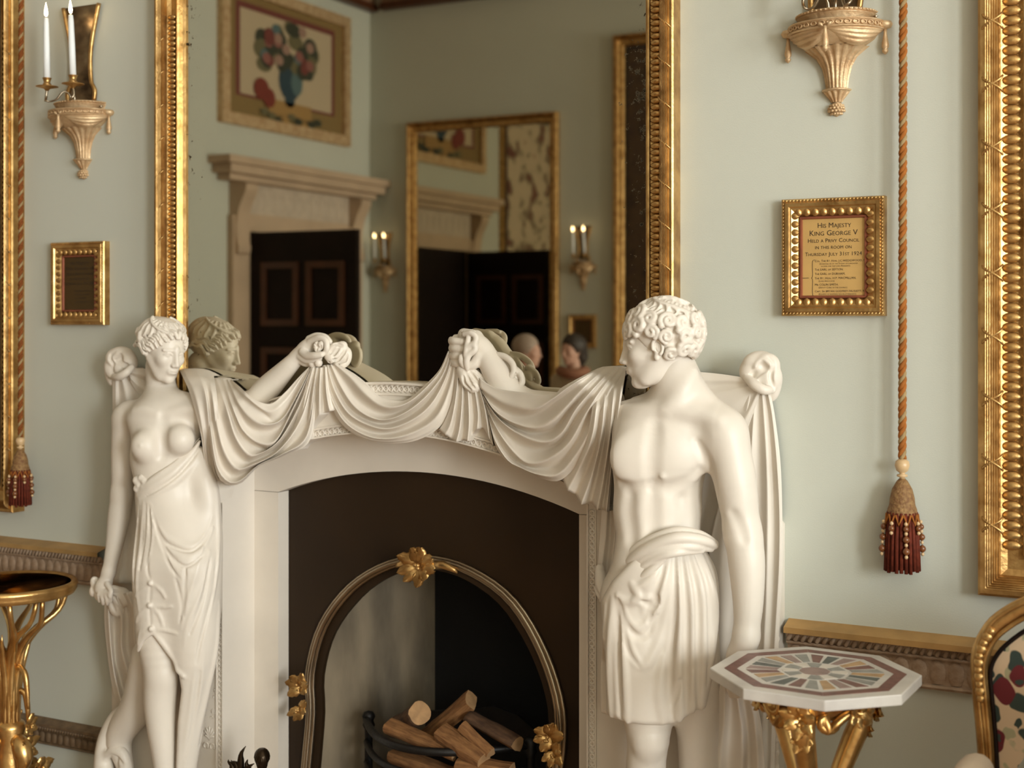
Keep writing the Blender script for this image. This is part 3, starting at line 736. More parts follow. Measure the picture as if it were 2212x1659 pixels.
b.stroke([(338, 893), (312, 886), (292, 888)], 7, -5, .02); b.stroke([(362, 893), (395, 886), (425, 882)], 7, -5, .02)
b.stroke([(352, 905), (351, 950), (350, 985)], 10, 12, .02, True)
# legs
b.limb([(350, 1240, -.165, 62), (345, 1380, -.185, 47), (348, 1450, -.19, 38), (346, 1530, -.185, 34), (355, 1659, -.18, 22), (358, 1760, -.17, 17), (360, 1860, -.17, 18)], .02)
b.blob(348, 1462, -.205, (24, 18, 26), .02)
b.limb([(330, 1420, -.13, 46), (300, 1520, -.11, 38), (258, 1592, -.10, 29), (272, 1670, -.10, 17), (275, 1800, -.10, 16)], .02)
b.limb([(360, 1860, -.17, 18), (385, 1895, -.20, 14)], .02)
# head on a finer grid
hf = HeadFrame(U(354, 757, -.122), .174, 74, 15, 3)
hv = Vol(tuple(np.array(U(350, 760, -.118))-[.14, .13, .125]), tuple(np.array(U(350, 760, -.118))+[.14, .118, .13]), .0019)
head(hv, hf)
hv.limb([(345, 790, -.095, 29.5), (349, 850, -.098, 32.5)], .012)
body = link('body', vol_mesh([fb_, hv], WO), M['marble'], wo)
# hair: cap with combed waves, rolled front, ribbon band, knot behind
ha = Vol(tuple(np.array(U(350, 750, -.118))-[.15, .13, .10]), tuple(np.array(U(350, 750, -.118))+[.14, .118, .125]), .0019)
H = hf.H
ha.ell(hf.p(-.13, 0, .155), np.array((.45, .375, .375))*H, hf.ax(), .01)
ha.ell(hf.p(.28, 0, -.16), np.array((.26, .30, .40))*H, hf.ax(), .012, True)
ha.ell(hf.p(-.05, 0, -.42), np.array((.40, .40, .30))*H, hf.ax(), .015, True)
strands(ha, hf, [(az, 62) for az in range(-170, 181, 17)], [(az*1.02, 8) for az in range(-170, 181, 17)], .0042, .004, .012, rad=(.445, .375, .375), c=(-.13, 0, .155))
for s in (-1, 1):       # waved locks swept from the hairline back over the ear
    LI = catmull([(.335, .02, .30), (.315, .13, .262), (.235, .25, .15), (.12, .318, .03), (.02, .335, -.07)], 8)
    for j, (f0, r0, u0) in enumerate(LI):
        t = j/7; e = catmull([(f0, s*r0, u0), (f0-.10, s*(r0+.05), u0+.10-.04*t), (-.16, s*(.20+.19*t), .44-.40*t), (-.36, s*(.16+.17*t), .34-.36*t), (-.52, s*.05, .10-.10*t)], 26)
        P = [hf.p(*q)+hf.H*(.016*math.sin(i*.95+j*1.3)*hf.u+.008*math.cos(i*.95+j*1.3)*hf.f) for i, q in enumerate(e)]
        ha.chain(P, [H*(.034+.006*math.sin(i*.95+j))*(.75+.25*math.sin(math.pi*min(1, i/8))) for i in range(26)], .002)
        ha.chain([p+hf.H*.028*(hf.u*(1-t)+hf.r*s*t) for p in P[2:14]], .0022, .003, True)
P = [on_cap(hf, az, 50-22*math.cos(math.radians(az)), (.47, .41, .40), (-.13, 0, .155)) for az in range(-120, 121, 10)]
ha.chain(P, .0042, .002)
ha.ell(hf.p(-.50, 0, .02), np.array((.13, .15, .14))*H, hf.ax(), .012)
for k in range(5): ha.chain([hf.p(-.50+.14*math.cos(t), .16*math.sin(t)*math.cos(k*.6), .02+.15*math.sin(t)*math.sin(k*.6)+.02) for t in np.linspace(-2.5, 2.5, 10)], .0035, .004)
ha.chain([hf.p(-.15, .335, .06), hf.p(-.19, .36, .14), hf.p(-.23, .355, .21)], [.04*H, .055*H, .045*H], .006)
ha.chain([hf.p(-.36, .25, .10), hf.p(-.41, .28, .18), hf.p(-.44, .27, .23)], [.04*H, .055*H, .04*H], .006)
tag(link('hair', vol_mesh([ha], WO), M['marble'], wo), 'waved hair bound with a ribbon')
# gown: clinging cloth, knotted at the waist, open over the forward leg
g = Vol((-1.0, -.34, .12), (-.47, -.048, 1.36), .0034)
g.blob(362, 1020, -.138, (80, 63, 90), .03); g.blob(368, 1100, -.140, (74, 61, 80), .03); g.blob(390, 1200, -.145, (92, 70, 115), .04)
g.limb([(352, 1230, -.168, 67), (346, 1370, -.188, 52), (348, 1450, -.19, 44)], .03)
g.limb([(415, 1230, -.15, 64), (420, 1400, -.15, 56), (408, 1540, -.14, 46), (395, 1680, -.135, 42), (390, 1860, -.135, 46)], .04)
g.limb([(428, 985, -.115, 20), (448, 1080, -.11, 28), (450, 1250, -.10, 28), (440, 1400, -.10, 26), (425, 1560, -.10, 24), (410, 1700, -.10, 24), (400, 1860, -.10, 26)], .03)
g.clip_poly([(290, 1062), (322, 1034), (373, 1004), (409, 971), (436, 938), (478, 1000), (482, 1150), (480, 1310), (466, 1430), (442, 1560), (424, 1670), (424, 1900), (384, 1900), (380, 1659), (384, 1560), (392, 1490), (383, 1440), (352, 1398), (330, 1372), (312, 1384), (296, 1415), (284, 1330), (282, 1240), (292, 1150)], k=.008)
for (pts, r, off) in (       # raised pleats
    ([(296, 1070), (322, 1054), (367, 1027), (409, 985), (432, 952)], 9, -3), ([(300, 1078), (330, 1068), (375, 1042), (415, 1003), (440, 968)], 8, -3),
    ([(322, 1034), (373, 1004), (409, 971), (432, 946)], 4.5, -1),
    ([(303, 1085), (297, 1150), (290, 1230), (292, 1290)], 6, -3), ([(311, 1085), (305, 1170), (296, 1260), (302, 1330)], 5, -2), ([(318, 1088), (316, 1150), (308, 1215)], 5, -2),
    ([(326, 1092), (330, 1140), (322, 1200), (316, 1240)], 4.5, -2), ([(322, 1085), (345, 1145), (380, 1172), (415, 1180), (442, 1158), (458, 1115)], 5, -2.5),
    ([(325, 1100), (355, 1178), (390, 1202), (410, 1204), (440, 1180), (460, 1140)], 5, -2.5), ([(330, 1120), (358, 1196), (386, 1236), (396, 1250)], 5, -2.5),
    ([(466, 1060), (470, 1160), (460, 1270), (438, 1370)], 6, -3), ([(452, 1190), (436, 1270), (404, 1350), (398, 1400)], 5, -3), ([(438, 1180), (420, 1250), (398, 1320), (392, 1360)], 4.5, -2),
    ([(472, 1300), (466, 1400), (446, 1500), (424, 1600)], 6, -3), ([(440, 1400), (432, 1480), (410, 1580), (398, 1659)], 6, -3), ([(420, 1440), (412, 1520), (396, 1620)], 5, -3),
    ([(330, 1366), (352, 1392), (380, 1432)], 6, -2), ([(326, 1362), (308, 1378), (298, 1405)], 6, -2), ([(378, 1432), (386, 1452), (396, 1462)], 6, -2),
    ([(323, 1262), (300, 1280), (292, 1288)], 3.5, -1), ([(323, 1308), (300, 1330), (294, 1344)], 3.5, -1), ([(326, 1359), (304, 1366), (298, 1390)], 3.5, -1),
    ([(327, 1260), (345, 1272), (356, 1290)], 3.2, -1), ([(327, 1308), (350, 1312), (370, 1310)], 3.2, -1), ([(330, 1359), (356, 1362), (380, 1368)], 3.2, -1),
    ([(327, 1305), (345, 1330), (352, 1352)], 3.2, -1)):
    g.stroke(pts, r, off, .006)
for (pts, r, off) in (       # sunk folds between them
    ([(300, 1092), (294, 1180), (288, 1260)], 4, 1.5), ([(315, 1090), (311, 1160), (302, 1230)], 4, 1.5), ([(322, 1092), (323, 1160), (315, 1220)], 4, 1.5),
    ([(325, 1095), (350, 1162), (381, 1184), (414, 1190), (440, 1168), (458, 1130)], 4, 1.2), ([(328, 1112), (358, 1186), (394, 1222), (420, 1216), (446, 1190)], 4, 1.5),
    ([(336, 1140), (362, 1212), (388, 1252)], 3.5, 1.5), ([(380, 1250), (392, 1305), (388, 1345)], 4, 2), ([(401, 1225), (396, 1330)], 4, 2.2),
    ([(470, 1180), (462, 1275), (432, 1390), (424, 1432)], 4.5, 1.8), ([(456, 1200), (440, 1290), (410, 1370)], 4.5, 2), ([(470, 1420), (452, 1530), (430, 1610)], 4.5, 2), ([(432, 1450), (418, 1560), (400, 1640)], 4.5, 2),
    ([(303, 1078), (340, 1058), (385, 1025), (420, 985), (436, 960)], 3, 1), ([(325, 1268), (323, 1300)], 2.6, 1.2), ([(323, 1316), (325, 1350)], 2.6, 1.2), ([(322, 1200), (318, 1230), (324, 1252)], 2.6, 1.2)):
    g.stroke(pts, r, off, .004, True)
for (x, y) in ((325, 1260), (323, 1308), (326, 1359)):
    Y = g.hit(x, y, -.2); g.blob(x, y, Y, (6, 5, 6), .003)
for k, (x, y, rx, ry) in enumerate(((298, 1038, 12, 11), (306, 1033, 9, 9), (313, 1040, 9, 10), (302, 1048, 11, 9), (310, 1052, 8, 7), (296, 1056, 9, 8))):
    g.blob(x, y, -.213, (rx, 9, ry), .004, roll=k*25)
link('gown', vol_mesh([g], WO), M['marble'], wo)
# raised forearm with the hand that gathers the swag
ar = Vol(tuple(np.array(U(600, 800, -.09))-[.42, .10, .16]), tuple(np.array(U(600, 800, -.09))+[.20, .08, .14]), .0025)
ar.dy = .043
ar.limb([(440, 868, -.110, 28), (500, 876, -.095, 29), (552, 868, -.090, 26)], .015); ar.limb([(552, 868, -.090, 26), (575, 842, -.092, 28), (622, 793, -.10, 20), (644, 770, -.095, 16)], .012)
ar.limb([(644, 770, -.095, 16), (662, 752, -.095, 18), (676, 742, -.095, 15)], .01)
ar.limb([(672, 738, -.105, 9), (690, 730, -.112, 8), (704, 736, -.115, 7), (706, 752, -.118, 6.5), (702, 764, -.112, 6)], .004)
ar.limb([(668, 732, -.095, 8), (684, 726, -.095, 8), (702, 728, -.095, 7), (712, 738, -.095, 6.5)], .004)
ar.limb([(654, 760, -.115, 9), (664, 768, -.122, 8.5), (680, 768, -.128, 8), (694, 766, -.126, 7)], .004)
ar.limb([(650, 770, -.108, 9), (662, 778, -.112, 8), (678, 778, -.116, 7.5), (690, 774, -.116, 6.5)], .004)
ar.limb([(646, 776, -.10, 8), (658, 785, -.10, 7), (670, 786, -.102, 6)], .004)
ar.cut_y(-.024); link('raised_forearm', vol_mesh([ar], WO), M['marble'], wo)
# ------------------------------------------------------------------ marble man
ma = empty('marble_statue', U(1430, 2000, -.17), 'white marble statue of a curly-haired bare-chested man in a kilt-like drapery at the chimneypiece', 'statue')
ma.location.z = 0
MA = np.array(ma.location)
b = Vol((.58, -.36, .10), (1.13, -.05, 1.565), .0034)
b.blob(1424, 985, -.165, (104, 80, 112), .04); b.blob(1446, 928, -.160, (104, 58, 50), .05)
b.blob(1420, 1105, -.165, (95, 72, 100), .05); b.blob(1424, 1230, -.170, (102, 78, 100), .05)
b.limb([(1458, 770, -.175, 36), (1458, 800, -.172, 44), (1458, 850, -.168, 47), (1452, 905, -.165, 54)], .03)
b.limb([(1474, 850, -.165, 42), (1560, 918, -.165, 34)], .06); b.limb([(1436, 884, -.145, 32), (1350, 900, -.150, 32)], .05)
b.blob(1566, 945, -.17, (46, 46, 58), .035, roll=12)
b.limb([(1568, 940, -.17, 45), (1588, 1040, -.175, 46), (1604, 1150, -.17, 37)], .02)
b.limb([(1604, 1150, -.17, 37), (1612, 1205, -.175, 40), (1616, 1300, -.18, 33), (1612, 1375, -.185, 26)], .025)
b.limb([(1612, 1375, -.185, 26), (1602, 1410, -.185, 27)], .02); b.blob(1596, 1425, -.185, (27, 17, 38), .02, roll=-15)
for i in range(4): b.limb([(1580+i*13, 1450, -.195, 9.5), (1576+i*13, 1480, -.20, 8.5), (1580+i*12, 1502, -.19, 7)], .005)
b.bump(1466, 985, (60, 24, 52), 12, k=.04, roll=-12); b.bump(1366, 990, (46, 22, 48), 12, k=.04, roll=10)
b.bump(1429, 1029, (6, 4, 5), 1, k=.01)
b.stroke([(1428, 886), (1380, 888), (1344, 886)], 9, -6, .03); b.stroke([(1458, 886), (1510, 894), (1552, 908)], 9, -6, .03)
b.stroke([(1442, 884), (1470, 850), (1498, 805)], 9, -6, .03)
b.stroke([(1412, 915), (1406, 980), (1408, 1040)], 12, 14.5, .024, True)
b.stroke([(1412, 1048), (1440, 1056), (1486, 1042), (1510, 1018)], 11, 12.5, .02, True); b.stroke([(1396, 1052), (1366, 1058), (1338, 1046)], 11, 13, .02, True)
b.stroke([(1408, 1062), (1407, 1110), (1410, 1165)], 11, 13.2, .024, True)
b.stroke([(1358, 1072), (1352, 1110), (1362, 1165)], 11, 13.6, .024, True); b.stroke([(1474, 1080), (1482, 1120), (1474, 1165)], 11, 13.6, .024, True)
b.stroke([(1506, 955), (1520, 985), (1534, 1020), (1545, 1080)], 9, 8, .012, True)
b.stroke([(1582, 1110), (1598, 1140), (1606, 1165)], 8, 9.5, .018, True)
# legs
b.limb([(1368, 1290, -.18, 72), (1392, 1480, -.20, 62), (1400, 1590, -.205, 47), (1396, 1640, -.20, 43), (1392, 1760, -.185, 44), (1392, 1920, -.17, 26), (1392, 2010, -.17, 24)], .03)
b.limb([(1478, 1290, -.16, 70), (1500, 1480, -.14, 58), (1508, 1590, -.13, 45), (1512, 1760, -.11, 42), (1512, 1960, -.11, 25)], .03)
b.blob(1402, 1606, -.235, (30, 20, 32), .02); b.limb([(1392, 2010, -.17, 24), (1372, 2035, -.24, 16)], .02)
hfm = HeadFrame(U(1420, 745, -.205), .190, -74, 9, -2)
hv = Vol(tuple(np.array(U(1432, 750, -.195))-[.15, .14, .145]), tuple(np.array(U(1432, 750, -.195))+[.15, .14, .14]), .002)
head(hv, hfm, True); hv.limb([(1458, 770, -.175, 36), (1458, 800, -.172, 43.5), (1458, 850, -.168, 46.5)], .012)
hv.chain([hfm.p(0, .2, -.16), hfm.p(.14, .14, -.37), hfm.p(.24, .05, -.43)], [.08*.186, .07*.186, .06*.186], .012)
link('body', vol_mesh([b, hv], MA), M['marble'], ma)
# curls
H = hfm.H; ha = Vol(tuple(np.array(U(1432, 740, -.195))-[.16, .15, .125]), tuple(np.array(U(1432, 740, -.195))+[.16, .15, .14]), .0019)
capr, capc = (.43, .36, .40), (-.10, 0, .15)
ha.ell(hfm.p(*capc), np.array(capr)*H, hfm.ax(), .01)
ha.ell(hfm.p(.28, 0, -.17), np.array((.27, .32, .40))*H, hfm.ax(), .012, True); ha.ell(hfm.p(.04, 0, -.40), np.array((.42, .40, .30))*H, hfm.ax(), .015, True)
rnd = random.Random(11)
for az in range(-180, 180, 14):
    P = []
    for i in range(11):
        t = i/10; P.append(on_cap(hfm, az+14*math.sin(t*10+az), 84-66*t, tuple(x*(1+.03*math.sin(t*7+az)) for x in capr), capc))
    ha.chain(P, [.0095*(.5+.6*t/10) for t in range(11)], .003)
    ha.chain([p+(p-hfm.p(*capc))*.07 for p in [on_cap(hfm, az+7+14*math.sin(t*1.0+az), 80-6.6*t, capr, capc) for t in range(2, 10)]], .0042, .004, True)
def curl(az, el, s, lift, turn, sgn, rad=capr):
    c = on_cap(hfm, az, el, tuple(x*(1+lift) for x in rad), capc); n = c-hfm.p(*capc); n /= np.linalg.norm(n)
    t1 = np.cross(n, hfm.u); t1 /= np.linalg.norm(t1)+1e-9; t2 = np.cross(n, t1); P = []; Q = []
    for i in range(15):
        t = i/14; a = turn+sgn*t*8.2; rr = s*(1.0-.72*t); P.append(c+(t1*math.cos(a)+t2*math.sin(a))*rr*H+n*H*(.03*t+.01)); Q.append(H*s*(.36-.10*t))
    ha.ell(c-n*H*s*.35, np.array((s, s, s))*H*.9, None, .006)
    ha.chain(P, Q, .0025); ha.ell(c+n*H*.07, np.array((.016, .016, .04))*H*s/.09, np.array([t1, t2, n]), .003, True)
for az in range(-175, 180, 24):         # fringe, temples and nape
    back = abs(az) > 95
    for el in ((-36, -13, 9) if back else ((2, 25) if abs(az) > 55 else (14, 36))):
        curl(az+rnd.uniform(-6, 6), el+rnd.uniform(-4, 4), rnd.uniform(.085, .132), .03 if not back else .06, rnd.uniform(0, 6), rnd.choice((-1, 1)))
for s in (-1, 1):                        # ears stay clear of the curls
    ha.ell(hfm.p(-.03, s*.36, -.06), np.array((.075, .10, .10))*H, hfm.ax(), .006, True)
tag(link('hair', vol_mesh([ha], MA), M['marble'], ma), 'thick curls')
ev = Vol(tuple(hfm.p(-.03, -.30, -.05)-.04), tuple(hfm.p(-.03, -.30, -.05)+.04), .0014)
for s in (-1, 1):
    v_ = Vol(tuple(hfm.p(-.03, s*.32, -.05)-.038), tuple(hfm.p(-.03, s*.32, -.05)+.038), .0014)
    v_.ell(hfm.p(-.03, s*.295, -.05), np.array((.065, .04, .105))*H, hfm.ax(), .004)
    P = [hfm.p(-.03+.058*math.cos(a), s*(.335), -.035+.095*math.sin(a)) for a in np.linspace(-.2, 4.3, 14)]
    v_.chain(P, .0042, .003); v_.ell(hfm.p(-.03, s*.35, -.05), np.array((.036, .045, .055))*H, hfm.ax(), .003, True)
    v_.ell(hfm.p(-.0, s*.315, -.155), np.array((.035, .03, .045))*H, hfm.ax(), .005)
    link('ear', vol_mesh([v_], MA), M['marble'], ma)
# kilt: wrapped cloth with a rolled waist
g = Vol((.55, -.37, .42), (1.06, -.052, 1.26), .0033)
g.blob(1426, 1235, -.175, (112, 88, 95), .04)
g.limb([(1372, 1290, -.185, 80), (1385, 1420, -.20, 78), (1388, 1600, -.20, 78)], .04); g.limb([(1478, 1280, -.165, 74), (1482, 1420, -.165, 72), (1478, 1600, -.165, 70)], .04)
g.limb([(1326, 1310, -.13, 26), (1322, 1430, -.13, 28), (1322, 1620, -.13, 32)], .03); g.limb([(1520, 1260, -.12, 30), (1524, 1400, -.12, 30), (1510, 1600, -.12, 30)], .03)
g.clip_poly([(1296, 1300), (1322, 1255), (1370, 1205), (1440, 1172), (1512, 1165), (1546, 1184), (1556, 1290), (1550, 1400), (1536, 1480), (1524, 1530), (1500, 1534), (1486, 1546), (1458, 1562), (1430, 1567), (1392, 1566), (1352, 1560), (1340, 1556), (1320, 1548), (1297, 1538), (1301, 1420)], k=.01)
for (pts, r, off) in (
    ([(1325, 1292), (1318, 1403), (1320, 1548)], 9, -3), ([(1340, 1295), (1346, 1380), (1352, 1471), (1356, 1562)], 8, -3), ([(1310, 1310), (1305, 1420), (1302, 1538)], 6, -3),
    ([(1464, 1192), (1470, 1320), (1468, 1440), (1470, 1558)], 12, -4), ([(1478, 1192), (1492, 1290), (1496, 1410), (1498, 1540)], 10, -4), ([(1490, 1190), (1516, 1270), (1520, 1400), (1516, 1532)], 10, -4),
    ([(1508, 1186), (1538, 1270), (1546, 1330), (1538, 1430)], 8, -3), ([(1448, 1196), (1420, 1290), (1412, 1370)], 11, -4), ([(1436, 1200), (1398, 1280), (1390, 1330)], 9, -4),
    ([(1338, 1292), (1358, 1345), (1384, 1356), (1410, 1330), (1434, 1262), (1448, 1205)], 9, -4), ([(1340, 1300), (1362, 1400), (1392, 1440), (1424, 1380), (1444, 1290)], 9, -5), ([(1336, 1288), (1362, 1300), (1400, 1292), (1412, 1290)], 8, -3),
    ([(1432, 1420), (1424, 1500), (1432, 1560)], 10, -5), ([(1372, 1275), (1392, 1262), (1420, 1240)], 9, -3), ([(1366, 1262), (1380, 1285), (1370, 1296)], 7, -2)):
    g.stroke(pts, r, off, .01)
for (pts, r, off) in (
    ([(1333, 1295), (1335, 1403), (1339, 1556)], 8, 2), ([(1457, 1196), (1456, 1336), (1446, 1471), (1454, 1560)], 8, 3), ([(1472, 1194), (1482, 1310), (1482, 1420), (1484, 1545)], 8, 2.5), ([(1485, 1192), (1506, 1290), (1508, 1400), (1508, 1532)], 7, 2),
    ([(1500, 1190), (1530, 1275), (1534, 1400), (1528, 1480)], 7, 3), ([(1336, 1298), (1360, 1360), (1392, 1375), (1420, 1330)], 7, 3), ([(1340, 1310), (1354, 1400), (1380, 1440)], 7, 3.5), ([(1436, 1215), (1410, 1300), (1402, 1345)], 7, 3), ([(1388, 1300), (1412, 1310), (1420, 1290)], 8, 3), ([(1470, 1470), (1452, 1520)], 7, 4)):
    g.stroke(pts, r, off, .007, True)
link('kilt', vol_mesh([g], MA), M['marble'], ma)
w = Vol((.56, -.36, .92), (1.06, -.055, 1.30), .0027)
for (pts, r) in (([(1302, 1298, -.15), (1318, 1252, -.185), (1352, 1204, -.235), (1402, 1168, -.250), (1462, 1147, -.240), (1514, 1156, -.205), (1546, 1174, -.165)], (8, 10, 10, 10, 10, 10, 7)),
                 ([(1312, 1296, -.16), (1334, 1250, -.205), (1366, 1210, -.248), (1410, 1180, -.264), (1466, 1162, -.256), (1520, 1168, -.215), (1545, 1180, -.17)], (8, 11, 13, 13, 13, 12, 7)),
                 ([(1322, 1284, -.18), (1350, 1240, -.235), (1392, 1206, -.262), (1446, 1184, -.262), (1500, 1180, -.232), (1536, 1186, -.18)], (6, 9, 10, 11, 11, 7)),
                 ([(1330, 1276, -.19), (1368, 1240, -.250), (1414, 1208, -.268), (1460, 1194, -.262), (1516, 1190, -.215)], (6, 9, 9, 9, 6)),
                 ([(1334, 1272, -.19), (1364, 1262, -.245), (1398, 1238, -.268), (1436, 1208, -.268)], (7, 11, 10, 5)),
                 ([(1296, 1228, -.12), (1300, 1262, -.14), (1312, 1292, -.165), (1314, 1298, -.165)], (10, 14, 11, 5)), ([(1288, 1270, -.12), (1298, 1288, -.14), (1306, 1296, -.15)], (6, 8, 4))):
    C = catmull([(*p, r_) for p, r_ in zip(pts, r)], 18); w.limb([tuple(c) for c in C], .0025)
link('waist_roll', vol_mesh([w], MA), M['marble'], ma)
# right arm (hidden under the swag) and the fist at its end
ar = Vol(tuple(np.array(U(1060, 790, -.09))-[.14, .11, .14]), tuple(np.array(U(1060, 790, -.09))+[.36, .075, .13]), .0025)
ar.dy = .048
ar.limb([(1345, 880, -.150, 36), (1240, 882, -.105, 33), (1128, 868, -.095, 28)], .015); ar.limb([(1128, 868, -.095, 28), (1098, 840, -.098, 31), (1072, 804, -.098, 29), (1054, 774, -.095, 25), (1040, 754, -.095, 22)], .015)
ar.limb([(1042, 756, -.095, 22), (1026, 744, -.095, 26), (1012, 740, -.095, 22)], .012); ar.limb([(1030, 725, -.085, 12), (1002, 722, -.085, 13)], .01)
for i, y in enumerate((735, 751, 768, 783)):
    ar.limb([(1012, y-6, -.085, 9), (982-(2 if i == 1 else 0), y-3, -.085, 9.5), (972+i*2.2, y, -.098, 9), (982+i*1.5, y+2, -.118, 9), (1000+i, y+4, -.122, 8.2)], .003)
ar.limb([(1034, 770, -.115, 13), (1024, 786, -.12, 12), (1008, 790, -.128, 10), (999, 781, -.134, 9), (997, 771, -.136, 7)], .006)
ar.cut_y(-.024); link('clenched_hand', vol_mesh([ar], MA), M['marble'], ma)
# ------------------------------------------------------------------ marble swags, hung from shoulder to hand to hand to shoulder
sw = empty('marble_drapery', (0, FY, 1.2), 'long white marble drapery hanging in three swags across the front of the chimneypiece', 'drapery')
SW = np.array((0, FY, 1.2))
def cloth(name, curves, base, amp, parent=sw, org=SW, mt='marble', **k):
    return link(name, cloth_me(curves, base, amp, origin=org, **k), M[mt], parent)
# swag over the woman's arm
cloth('swag', [
 ('e', [(500, 820), (522, 839), (548, 862), (584, 872), (615, 848), (645, 815), (668, 792)]),
 ('m', [(498, 822), (524, 850), (566, 884), (590, 888), (620, 862), (650, 818), (668, 793)]),
 ('v', [(496, 822), (526, 862), (572, 896), (593, 910), (622, 884), (652, 822), (669, 794)]),
 ('r', [(492, 820), (518, 876), (548, 908), (578, 917), (612, 902), (648, 842), (670, 796)]),
 ('v', [(488, 820), (512, 880), (538, 922), (570, 934), (606, 920), (646, 850), (671, 797)]),
 ('r', [(482, 818), (506, 890), (528, 934), (562, 958), (596, 952), (632, 884), (672, 798)]),
 ('d', [(474, 816), (500, 892), (518, 934), (556, 966), (590, 965), (638, 886), (674, 799)]),
 ('r', [(466, 816), (490, 885), (509, 945), (535, 981), (560, 980), (604, 950), (645, 880), (676, 800)]),
 ('d', [(458, 818), (480, 905), (500, 962), (528, 998), (552, 994), (606, 962), (648, 890), (678, 801)]),
 ('r', [(452, 822), (468, 915), (484, 975), (510, 1012), (540, 1006), (600, 975), (650, 905), (679, 802)]),
 ('v', [(448, 826), (460, 920), (474, 990), (500, 1028), (530, 1022), (566, 1000), (620, 968), (664, 910), (681, 803)]),
 ('r', [(444, 830), (454, 920), (468, 1005), (492, 1040), (520, 1038), (558, 1004), (612, 980), (664, 938), (683, 804)]),
 ('e', [(442, 834), (450, 920), (466, 1016), (488, 1046), (522, 1043), (560, 1007), (616, 983), (672, 946), (686, 805)])],
 [-.045, -.125, -.152, -.152, -.146, -.136, -.124, -.108, -.092, -.080, -.072, -.066], [.008, .016, .026, .036, .045, .052, .058, .06, .055, .048, .032, .014])
# folds that fall from the woman's hand
cloth('falling_folds', [
 ('e', [(672, 792), (655, 850), (640, 905), (612, 975)]), ('r', [(676, 794), (662, 850), (650, 905), (626, 975)]), ('v', [(680, 794), (670, 850), (662, 905), (644, 962)]),
 ('r', [(684, 794), (676, 850), (670, 900), (660, 950)]), ('d', [(688, 794), (683, 840), (678, 880), (668, 930)]), ('r', [(692, 794), (690, 840), (690, 875), (690, 896)]),
 ('v', [(698, 793), (698, 840), (699, 870), (700, 892)]), ('r', [(702, 792), (704, 840), (708, 870), (712, 888)]), ('e', [(706, 792), (710, 835), (716, 865), (722, 884)])],
 [-.072, -.078, -.080, -.078], [.012, .03, .04, .035], n=30)
# middle swag between the two hands
cloth('swag', [
 ('e', [(722, 782), (765, 807), (793, 829), (820, 856), (856, 866), (881, 862), (913, 836), (948, 800), (968, 758)]),
 ('r', [(720, 784), (755, 815), (785, 848), (818, 874), (850, 880), (884, 868), (916, 842), (950, 803), (969, 760)]),
 ('v', [(717, 786), (745, 825), (772, 862), (810, 890), (842, 896), (882, 880), (920, 848), (953, 806), (971, 762)]),
 ('r', [(714, 787), (736, 835), (765, 878), (804, 903), (840, 906), (884, 886), (924, 852), (956, 810), (973, 764)]),
 ('d', [(710, 788), (730, 840), (760, 886), (800, 910), (840, 914), (888, 896), (928, 862), (959, 814), (975, 766)]),
 ('r', [(707, 788), (722, 842), (752, 892), (796, 918), (840, 926), (892, 906), (932, 872), (962, 818), (977, 768)]),
 ('v', [(704, 789), (716, 845), (746, 902), (792, 930), (840, 936), (896, 918), (938, 884), (966, 824), (980, 770)]),
 ('r', [(701, 789), (712, 848), (742, 908), (790, 940), (840, 947), (896, 932), (944, 898), (972, 834), (984, 773)]),
 ('m', [(698, 789), (708, 850), (740, 914), (790, 947), (845, 954), (900, 944), (950, 912), (980, 846), (990, 778)]),
 ('e', [(696, 790), (706, 852), (738, 916), (790, 950), (846, 958), (904, 950), (954, 918), (986, 856), (995, 785)])],
 [-.062, -.066, -.064, -.066, -.060], [.014, .04, .06, .04, .014])
# fan of folds below the man's fist
cloth('falling_folds', [
 ('e', [(988, 785), (978, 860), (962, 905), (948, 928)]), ('r', [(992, 788), (984, 865), (974, 915), (962, 940)]), ('v', [(996, 790), (990, 870), (982, 920), (974, 948)]), ('r', [(1000, 793), (998, 870), (993, 925), (986, 954)]),
 ('d', [(1004, 796), (1005, 870), (1003, 920), (998, 950)]), ('r', [(1008, 799), (1012, 870), (1013, 915), (1010, 953)]), ('v', [(1012, 802), (1020, 860), (1024, 905), (1020, 940)]), ('r', [(1018, 806), (1028, 855), (1033, 895), (1031, 926)]),
 ('d', [(1024, 812), (1036, 860), (1042, 895), (1044, 925)]), ('r', [(1030, 820), (1044, 870), (1052, 915), (1056, 945)]), ('e', [(1034, 826), (1050, 880), (1060, 930), (1066, 965)])],
 [-.074, -.074, -.072, -.070], [.010, .03, .04, .036], n=30)
